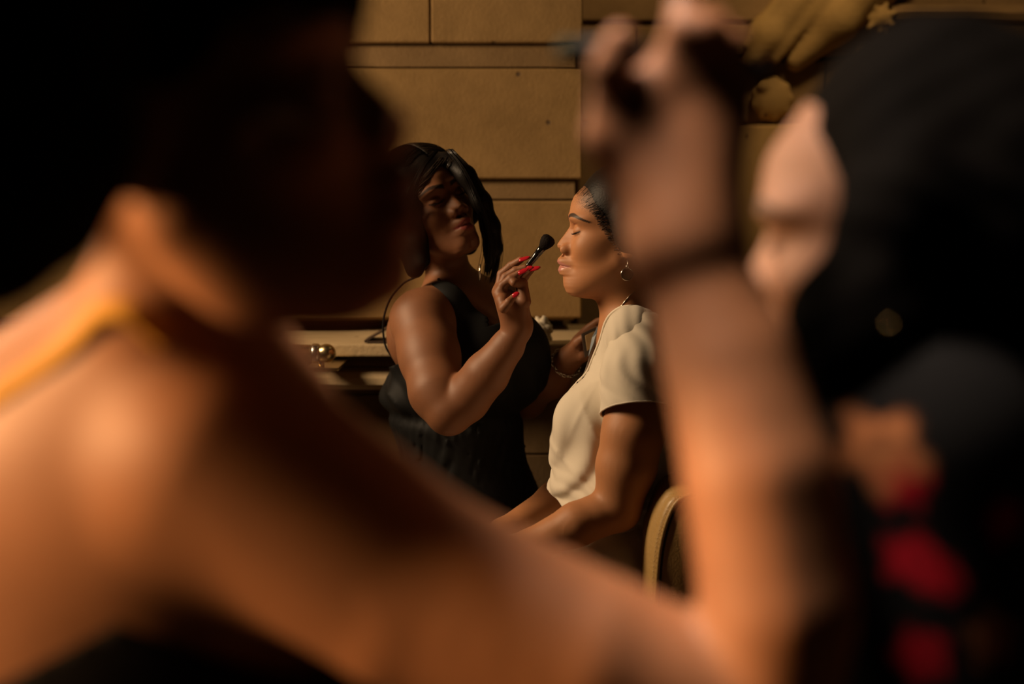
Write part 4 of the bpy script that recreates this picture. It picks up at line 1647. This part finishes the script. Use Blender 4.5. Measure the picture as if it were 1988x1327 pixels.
n1, n2 = pl_n(nA, nB), pl_n(nB, nC)
n3 = np.array([-.30, .1, .95])
n3 /= np.linalg.norm(n3)
p3 = W(775, 706, 2.92)
fwd2 = np.array([.75, -.66, 0])
mid = W(890, 700, 2.96)


def dead_dress(q):
    if (q - mid) @ fwd2 > .02:
        return (q - nA) @ n1 > 0 and (q - nB) @ n2 > 0 or q[2] > nA[2] + .05 or ((q - nA) @ n1 > 0 and q[0] < nB[0]) or ((q - nB) @ n2 > 0 and q[0] >= nB[0])
    return (q - p3) @ n3 > 0 or q[2] < .43


lo, hi = dr.bounds()
sdf_mesh('dress', drf, M['black_cloth'], cw, .0072, bounds=(lo, hi),
         cut=([(nA, n1), (nB, n2), (p3, n3)], dead_dress), thick=.002)
cb = lambda P: c(P)
pts = [on_surface(c, q, (-.3, -.9, .3), .05, 60) for q in bez([W(846, 538, 2.87), W(854, 548, 2.86), W(864, 562, 2.85), W(878, 580, 2.84)], 10)]
tube_obj('shoulder_strap', [q + np.array([-.1, -.5, .3]) * .001 for q in bez(pts, 24)], .0030, M['black_cloth'], cw, seg=8)
pts = [W(806, 538, 2.86), W(782, 550, 2.89), W(758, 578, 2.91), W(746, 612, 2.92), W(744, 645, 2.925), W(750, 675, 2.925), W(768, 702, 2.92)]
tube_obj('shoulder_strap', bez(pts, 30), .0022, M['black_cloth'], cw, seg=8)

# hair : a shell over the skull plus hanging sides, then individual strands
wdown = np.array([0, 0, -1.0]) @ hc.R


def bobd(q):
    d = ell_d(q, (-.012, 0, .030), (.103, .088, .098))
    for s_ in (-1, 1):
        d = smin(d, cap_d(q, (-.005, .068 * s_, .03), (.012 + wdown[0] * .05, .074 * s_ + wdown[1] * .04, -.115), .030, .020), .03)
        d = smin(d, cap_d(q, (.030, .060 * s_, .055), (.030, .078 * s_, -.06), .024, .016), .02)
    d = smin(d, ell_d(q, (-.055, 0, -.05), (.05, .078, .085)), .03)
    d = smin(d, cap_d(q, (.046, -.052, .055), (.030, -.076, -.105), .024, .014), .02)
    # keep the face clear: an almond opening between the two curtains
    face = ell_d(q, (.090, .006, -.040), (.072, .052, .098))
    return np.maximum(d, -face)


hs = Sdf().fn(hc.c, .19, lambda P: bobd(hc.loc(P)) * .98, 0)
curt = [W(868, 305, 2.86), W(905, 340, 2.845), W(935, 392, 2.84), W(952, 440, 2.85), W(957, 482, 2.86), W(946, 525, 2.87)]
hs.chain(list(zip(curt, (.010, .015, .016, .016, .015, .006))), .025)
sdf_mesh('hair', hs, M['hair'], cw, .0045, bounds=(hc.c - .18, hc.c + .17))
paths = []
for i in range(1500):
    sgn = 1 if rng.random() < .5 else -1
    x0 = rng.uniform(-.08, .072)
    y0 = .004 * sgn
    sp = rng.uniform(.0, 1.0)
    # root on the parting, strand runs over the side of the skull then hangs
    pts = []
    yaw_ = rng.uniform(-.10, .55) if x0 > .02 else rng.uniform(-.3, .25)
    Lh = rng.uniform(.10, .135)
    for t in np.linspace(0, 1, 11):
        th = t * 1.75
        if th < 1.35:
            ph = th
            y = math.sin(ph) * .0895 * sgn
            z = .030 + math.cos(ph) * .0995 * math.sqrt(max(1 - ((x0 + .012) / .103) ** 2, .02))
            x = x0 * (1 - .35 * ph) + yaw_ * .030 * ph
            k_ = math.sqrt(max(1 - ((x + .012) / .104) ** 2, .05))
            y *= k_ ** .5
        else:
            y = pts[-1][1] + (-.0008 * sgn)
            x = pts[-1][0] + .0015
            z = pts[-1][2] - Lh / 4
            x += wdown[0] * .004
            y += wdown[1] * .004
        pts.append(np.array([x, y, z]))
    j = rng.normal(0, .0018, 3)
    pts = [hc.out(q + j * min(1, n_ / 4)) for n_, q in enumerate(pts)]
    paths.append((pts, [.0005] * 8 + [.0004, .0003, .0001]))
o = tubes_obj('hair_strands', paths, M['strand'], cw, seg=3)
o['kind'] = 'stuff'
# the loose locks beside the near cheek and at the far side
for path in ([W(872, 290, 2.84), W(903, 330, 2.825), W(932, 390, 2.822), W(948, 440, 2.83), W(953, 485, 2.84), W(944, 535, 2.86)],
             [W(876, 290, 2.86), W(918, 336, 2.845), W(948, 398, 2.85), W(966, 460, 2.86), W(964, 505, 2.87), W(954, 548, 2.87)],
             [W(850, 290, 2.80), W(825, 320, 2.78), W(805, 360, 2.78), W(792, 400, 2.80), W(790, 450, 2.82)]):
    ls = []
    for k in range(60):
        j = rng.normal(0, 1, 3) * np.array([.006, .006, .002])
        ls.append(([q + j * (.3 + .7 * i / 20) for i, q in enumerate(bez(path, 20))], .0006))
    ls = [(p_, [.0006] * (len(p_) - 1) + [.0001]) for p_, _ in ls]
    o = tubes_obj('loose_lock', ls, M['strand'], cw, seg=3)
    o['kind'] = 'stuff'
ls = []
for k in range(26):
    ox, oy = rng.uniform(-16, 14), rng.uniform(-4, 4)
    pth = [on_surface(hs, W(x + ox, y + oy, 2.80), (-.2, -.95, .2), .10, 120) for x, y in ((856, 296), (846, 318), (832, 340), (812, 360), (794, 376))]
    ls.append(([q + np.array([-.3, -.9, .3]) * .0012 for q in bez(pth, 14)], [.0005] * 3 + [.0007] * 7 + [.0004] * 2))
ls = [(a_, list(np.interp(np.linspace(0, 1, len(a_)), np.linspace(0, 1, len(b_)), b_))) for a_, b_ in ls]
o = tubes_obj('swept_fringe_highlights', ls, M['fringe_highlight'], cw, seg=5)  # pale strands added as painted highlights on the fringe
o['kind'] = 'stuff'
gl = tube_obj('drop_earring', [W(932, 512, 2.82), W(931, 545, 2.82)], [.0012, .0022], M['silver'], cw, seg=6)

#@@A@@
# ================================================================== near makeup artist, out of focus, from behind
YA = .83
aw = empty('person', (float(W(250, 1100, YA)[0]), YA + .06, 0))
tag(aw, 'large blurred woman from behind, bare back and raised arm, mustard neck strap', 'person')
ha = Head(W(345, 190, .775), (.985, -.06, .15), (-.15, 0, .985), s=1.07)
a = Sdf()
a.fn(ha.c, .155, ha, 0)
a.chain([(W(395, 330, .80), .044), (W(325, 580, .84), .045), (W(320, 720, .87), .050)], .015)
a.cap(W(290, 865, .90), W(410, 910, .86), .076, .064, .03)
a.cap(W(330, 800, .90), W(40, 960, 1.02), .08, .066, .06)
a.ell(W(240, 1150, .90), (.165, .095, .17), k=.07)
a.ell(W(200, 1700, .92), (.135, .095, .22), k=.07)
a.ell(W(180, 2250, .94), (.165, .12, .16), k=.07)
el = W(1480, 1400, .79)
wa = W(1332, 470, .835)
up_ = [W(420, 888, .84), W(800, 1140, .825), W(1150, 1290, .80), el]
a.cap(up_[0], up_[1], .072, .061, .02)
a.chain([(up_[1], .061), (up_[2], .053), (el, .042)], .004)
a.chain([(el, .042), (W(1512, 1180, .79), .0445), (W(1474, 930, .80), .0430), (W(1414, 700, .82), .0380), (wa, .0285)], .004)
hand_sdf(a, wa, .03, [
    (wa, W(1196, 262, .842), .027, .0165), (wa, W(1248, 205, .844), .027, .0175), (wa, W(1310, 178, .845), .027, .0165), (wa, W(1370, 182, .845), .027, .0155),
    (wa, W(1418, 225, .848), .024, .0135), (W(1196, 262, .842), W(1285, 165, .842), .0150, .0125)],
    [[(W(1205, 270, .842), .016), (W(1190, 195, .836), .0130), (W(1185, 130, .828), .0115), (W(1204, 78, .825), .0098)],
     [(W(1285, 165, .842), .0125), (W(1325, 60, .835), .0105), (W(1330, -30, .85), .0095), (W(1322, -85, .87), .0080)],
     [(W(1340, 160, .842), .0118), (W(1372, 60, .832), .0105), (W(1385, 45, .86), .0092), (W(1370, 95, .878), .0078)],
     [(W(1388, 175, .845), .0115), (W(1415, 90, .842), .0100), (W(1425, 80, .872), .0088), (W(1400, 125, .89), .0075)],
     [(W(1420, 215, .85), .0108), (W(1440, 150, .858), .0090), (W(1440, 150, .882), .0078), (W(1415, 180, .895), .0068)]],
    kf=.004, kp=.016)
# far arm reaching down in front of her
a.chain([(W(40, 960, 1.02), .060), (W(60, 1500, 1.10), .046), (W(500, 1800, 1.20), .034)], .04)
for k in range(4):
    a.chain([(W(500, 1800, 1.20), .026), (W(560 + 8 * k, 1800 + 22 * k, 1.23), .011), (W(640 + 4 * k, 1830 + 22 * k, 1.24), .008)], .008)
a.chain([(W(500, 1790, 1.20), .022), (W(560, 1760, 1.20), .010), (W(600, 1750, 1.21), .008)], .008)
for sx in (0, 1):
    hp = W(60 + 300 * sx, 2350, .94)
    kn = hp.copy()
    kn[2] = .46
    an = hp.copy()
    an[2] = .08
    a.chain([(hp, .085), (kn, .058), (an, .036)], .04)
    a.chain([(an - [0, 0, .03], .034), (an + [.12, .02, -.05], .024)], .02)
sdf_mesh('body', a, M['skin_a'], aw, .008, zones=[(W(1150, 330, .80), W(1460, -70, .89), .0035), (ha.c - [.02, .1, .1], ha.c + [.12, 0, .06], .004)],
         paint=lambda V: ha.mask(V), smooth=2)
ah = Sdf()
ah.fn(ha.c, .14, lambda P: ell_d(ha.loc(P), (-.018, 0, .045), (.104, .090, .097)), 0)
ah.ell(ha.out((.075, 0, .045)), (.030, .055, .032), k=.03)
ah.ell(ha.out((-.12, .02, .03)), (.08, .08, .08), k=.05)
ah.cap((-.31, .76, 1.42), (-.25, .60, 1.46), .08, .075, .05)
ah.cap((-.238, .58, 1.50), (-.236, .58, 1.285), .088, .083, .04)  # near mass added to shade the face and keep the left side black


def ahf(P):
    return ah(P) - .003 * np.sin(P[:, 0] * 120 + 3 * np.sin(P[:, 2] * 40)) * np.sin(P[:, 2] * 70 + P[:, 1] * 90)


lo, hi = ah.bounds()
sdf_mesh('hair', ahf, M['near_hair'], aw, .008, bounds=(lo, hi))
# small drop earring barely lit
# halter strap
sp_ = [W(-60, 815, .84), W(20, 740, .82), W(90, 678, .81), W(155, 628, .80), (W(225, 606, .80)), W(290, 625, .795), W(335, 665, .80)]
pts = [on_surface(a, q, (-.25, -.80, .5), .14, 220) for q in bez(sp_, 22)]
pts = bez([pts[0]] + pts[2::3], 30)
ribs = []
Vs, Fs = [], []
for i, q in enumerate(pts):
    t = pts[min(i + 1, len(pts) - 1)] - pts[max(i - 1, 0)]
    t /= np.linalg.norm(t)
    o_ = np.array([-.25, -.75, .6])
    o_ -= t * (o_ @ t)
    o_ /= np.linalg.norm(o_)
    s_ = np.cross(t, o_)
    for k in range(8):
        an_ = 2 * math.pi * k / 8
        Vs.append(tuple(q + o_ * (.0015 + .0030 * math.cos(an_)) + s_ * (.0085 * math.sin(an_))))
for i in range(len(pts) - 1):
    for k in range(8):
        Fs.append((i * 8 + k, i * 8 + (k + 1) % 8, (i + 1) * 8 + (k + 1) % 8, (i + 1) * 8 + k))
link_mesh('halter_strap', Vs, Fs, M['yellow'], aw)
# dark low-backed dress
ad = Sdf()
ad.ell(W(240, 1230, .90), (.172, .101, .15), k=.07)
ad.ell(W(200, 1700, .92), (.145, .105, .22), k=.07)
ad.ell(W(180, 2250, .94), (.180, .135, .18), k=.07)
q0 = W(200, 2300, .94)
q1 = q0.copy()
q1[2] = .22
ad.cap(q0, q1, .17, .20, .06)
adp, adn = W(400, 1252, .82), np.array([.40, -.12, .92])
adn /= np.linalg.norm(adn)
adp2, adn2 = W(245, 1185, .82), np.array([-.45, -.10, .88])
adn2 /= np.linalg.norm(adn2)
lo, hi = ad.bounds()
sdf_mesh('dress', ad, M['near_black_cloth'], aw, .012, bounds=(lo, hi), cut=([(adp, adn), (adp2, adn2)], lambda q: (q - adp) @ adn > 0 or (q - adp2) @ adn2 > 0 or q[2] < .2), thick=.002)
# brush in her raised hand
ab = empty('makeup_brush', tuple(W(1140, 110, .85)))
tag(ab, 'blurred black brush with pale handle end in the large raised hand', 'brush')
p0, p1 = W(1082, 96, .86), W(1395, 130, .875)
dd_ = (p1 - p0) / np.linalg.norm(p1 - p0)
tube_obj('handle_end', [p0, p0 + dd_ * .002, p0 + dd_ * .012], [.003, .0062, .0075], M['pale_plastic'], ab, seg=16)
tube_obj('handle', [p0 + dd_ * .012, p0 + dd_ * .030, p1], [.0078, .0105, .007], M['matt_black'], ab, seg=16)
tube_obj('bristle_head', [p1, p1 + dd_ * .012, p1 + dd_ * .026, p1 + dd_ * .034], [.007, .010, .009, .003], M['bristle'], ab, seg=16)

#@@B@@
# ================================================================== near woman on the right, out of focus
bw = empty('person', (float(W(1800, 1100, 1.0)[0]), 1.02, 0))
tag(bw, 'blurred dark-haired woman at right edge in black robe with red roses', 'person')
hb_ = Head(W(1738, 425, .965), (-.93, .34, -.14), (-.12, 0, 1), s=.93)
e = Sdf()
e.fn(hb_.c, .155, hb_, 0)
e.chain([(W(1770, 560, .98), .048), (W(1810, 800, 1.0), .054)], .03)
e.cap(W(1800, 850, .88), W(1830, 850, 1.16), .055, .055, .05)
e.ell(W(1830, 1100, 1.02), (.095, .15, .17), k=.05)
e.ell(W(1830, 1500, 1.02), (.10, .15, .17), k=.05)
e.chain([(W(1800, 880, .87), .050), (W(1790, 1500, .86), .042), (W(1300, 1700, .92), .030)], .03)
e.chain([(W(1830, 880, 1.18), .050), (W(1800, 1500, 1.20), .042), (W(1350, 1700, 1.10), .030)], .03)
for (hx, sg) in ((W(1300, 1700, .92), 1), (W(1350, 1700, 1.10), -1)):
    for k in range(4):
        s0 = hx + np.array([-.02, (k - 1.5) * .014, -.004])
        e.chain([(hx, .022), (s0 + [-.03, 0, 0], .0100), (s0 + [-.06, 0, -.012], .0085), (s0 + [-.075, 0, -.028], .0070)], .008)
    e.chain([(hx, .020), (hx + [-.02, .035 * sg, .01], .0105), (hx + [-.045, .04 * sg, .005], .008)], .008)
for yy in (.94, 1.10):
    hp = W(1800, 1850, yy)
    kn = hp + np.array([-.40, 0, .0])
    an = kn.copy()
    an[2] = .09
    e.chain([(hp, .085), (kn, .060), (an, .036)], .03)
    e.chain([(an - [0, 0, .035], .034), (an + [-.13, 0, -.06], .024)], .02)
sdf_mesh('body', e, M['skin_b'], bw, .010, zones=[(hb_.c - [.13, .09, .13], hb_.c + [.02, .04, .09], .0032)],
         paint=lambda V: hb_.mask(V), smooth=2)
hb_.lashes(M['lash'], bw)
bh = Sdf()
bh.fn(hb_.c, .15, lambda P: ell_d(hb_.loc(P), (-.034, 0, .048), (.096, .088, .094)), 0)
bh.fn(hb_.c, .15, lambda P: ell_d(hb_.loc(P), (-.080, 0, -.01), (.085, .092, .10)), .04)
bh.chain([(W(1785, 175, .92), .028), (W(1740, 400, .875), .026), (W(1660, 640, .872), .036), (W(1740, 860, .87), .04)], .03)
bh.chain([(hb_.out((-.075, 0, 0)), .085), (W(2040, 700, 1.02), .095), (W(2050, 1000, 1.04), .08)], .05)


def bhf(P):
    return bh(P) - .003 * np.sin(P[:, 0] * 110 + 3 * np.sin(P[:, 2] * 45)) * np.sin(P[:, 2] * 80 + P[:, 1] * 90)


lo, hi = bh.bounds()
sdf_mesh('hair', bhf, M['near_hair'], bw, .007, bounds=(lo, hi))
rb = Sdf()
rb.cap(W(1800, 850, .88), W(1830, 850, 1.16), .066, .066, .05)
rb.ell(W(1820, 1100, 1.02), (.115, .165, .18), k=.05)
rb.ell(W(1820, 1500, 1.02), (.125, .17, .20), k=.05)
rb.chain([(W(1790, 880, .87), .066), (W(1790, 1480, .86), .068), (W(1500, 1620, .90), .066)], .03)
rb.chain([(W(1830, 880, 1.18), .066), (W(1800, 1480, 1.20), .068), (W(1530, 1620, 1.12), .066)], .03)
rb.ell(W(1800, 1850, 1.02), (.16, .19, .13), k=.06)
for yy in (.94, 1.10):
    hp = W(1800, 1850, yy)
    kn = hp + np.array([-.38, 0, .0])
    an = kn.copy()
    an[2] = .28
    rb.chain([(hp, .10), (kn, .080), (an, .085)], .04)
roses = [(W(1735, 922, .83), .014, 0), (W(1748, 1065, .83), .015, 0), (W(1800, 1100, .83), .011, 0), (W(1692, 862, .84), .022, 1),
         (W(1770, 1250, .82), .014, 0), (W(1900, 980, .85), .012, 0), (W(1880, 1200, .84), .015, 1), (W(1650, 1600, .84), .02, 0)]


def robe_paint(V):
    r_ = np.zeros(len(V))
    g_ = np.zeros(len(V))
    for k, (p_, s_, t_) in enumerate(roses):
        q = V - p_
        rad = np.hypot(q[:, 0], q[:, 2])
        an_ = np.arctan2(q[:, 2], q[:, 0])
        m = (1 - sstep(.85, 1.1, rad / (s_ * (1 + .22 * np.sin(an_ * 5 + k))))) * (V[:, 1] < p_[1] + .12)
        m = m * (.75 + .25 * np.sin(rad / s_ * 9 + an_))
        if t_:
            g_ = np.maximum(g_, m)
        else:
            r_ = np.maximum(r_, m)
    return np.stack([r_, g_, 0 * r_], 1)


lo, hi = rb.bounds()
sdf_mesh('robe', rb, M['robe'], bw, .010, zones=[((.20, .80, .95), (.36, .90, 1.12), .005)], bounds=(lo, hi), paint=robe_paint,
         cut=([], lambda q: math.hypot(q[0] - W(1800, 780, 1.0)[0], q[1] - 1.0) < .07 and q[2] > 1.09), thick=.002)
be = empty('earring', tuple(W(1727, 632, .83)))
tag(be, 'tiny gold stud earring in shadow on the blurred woman at right', 'earring')
tube_obj('stud', bez([W(1727, 622, .83), W(1727, 632, .828), W(1727, 641, .83)], 8), [.0003, .0008, .0012, .0013, .0013, .0012, .0008, .0003], M['gold'], be, seg=12)
# the stool each near woman uses
for nm, ctr, hgt, lab in (('stool', (float(W(1800, 1800, 1.02)[0]), 1.02), .46, 'round dark wooden stool under the woman in the floral robe'),):
    so = empty(nm, (ctr[0], ctr[1], 0))
    tag(so, lab, 'stool')
    tube_obj('seat', [(ctr[0], ctr[1], hgt - .035), (ctr[0], ctr[1], hgt - .03), (ctr[0], ctr[1], hgt - .005), (ctr[0], ctr[1], hgt)], [.16, .17, .17, .155], M['dark_wood'], so, seg=32)
    for k in range(4):
        t = math.pi / 4 + k * math.pi / 2
        tube_obj('leg', [(ctr[0] + math.cos(t) * .11, ctr[1] + math.sin(t) * .11, hgt - .03), (ctr[0] + math.cos(t) * .15, ctr[1] + math.sin(t) * .15, 0)],
                 [.017, .013], M['dark_wood'], so)
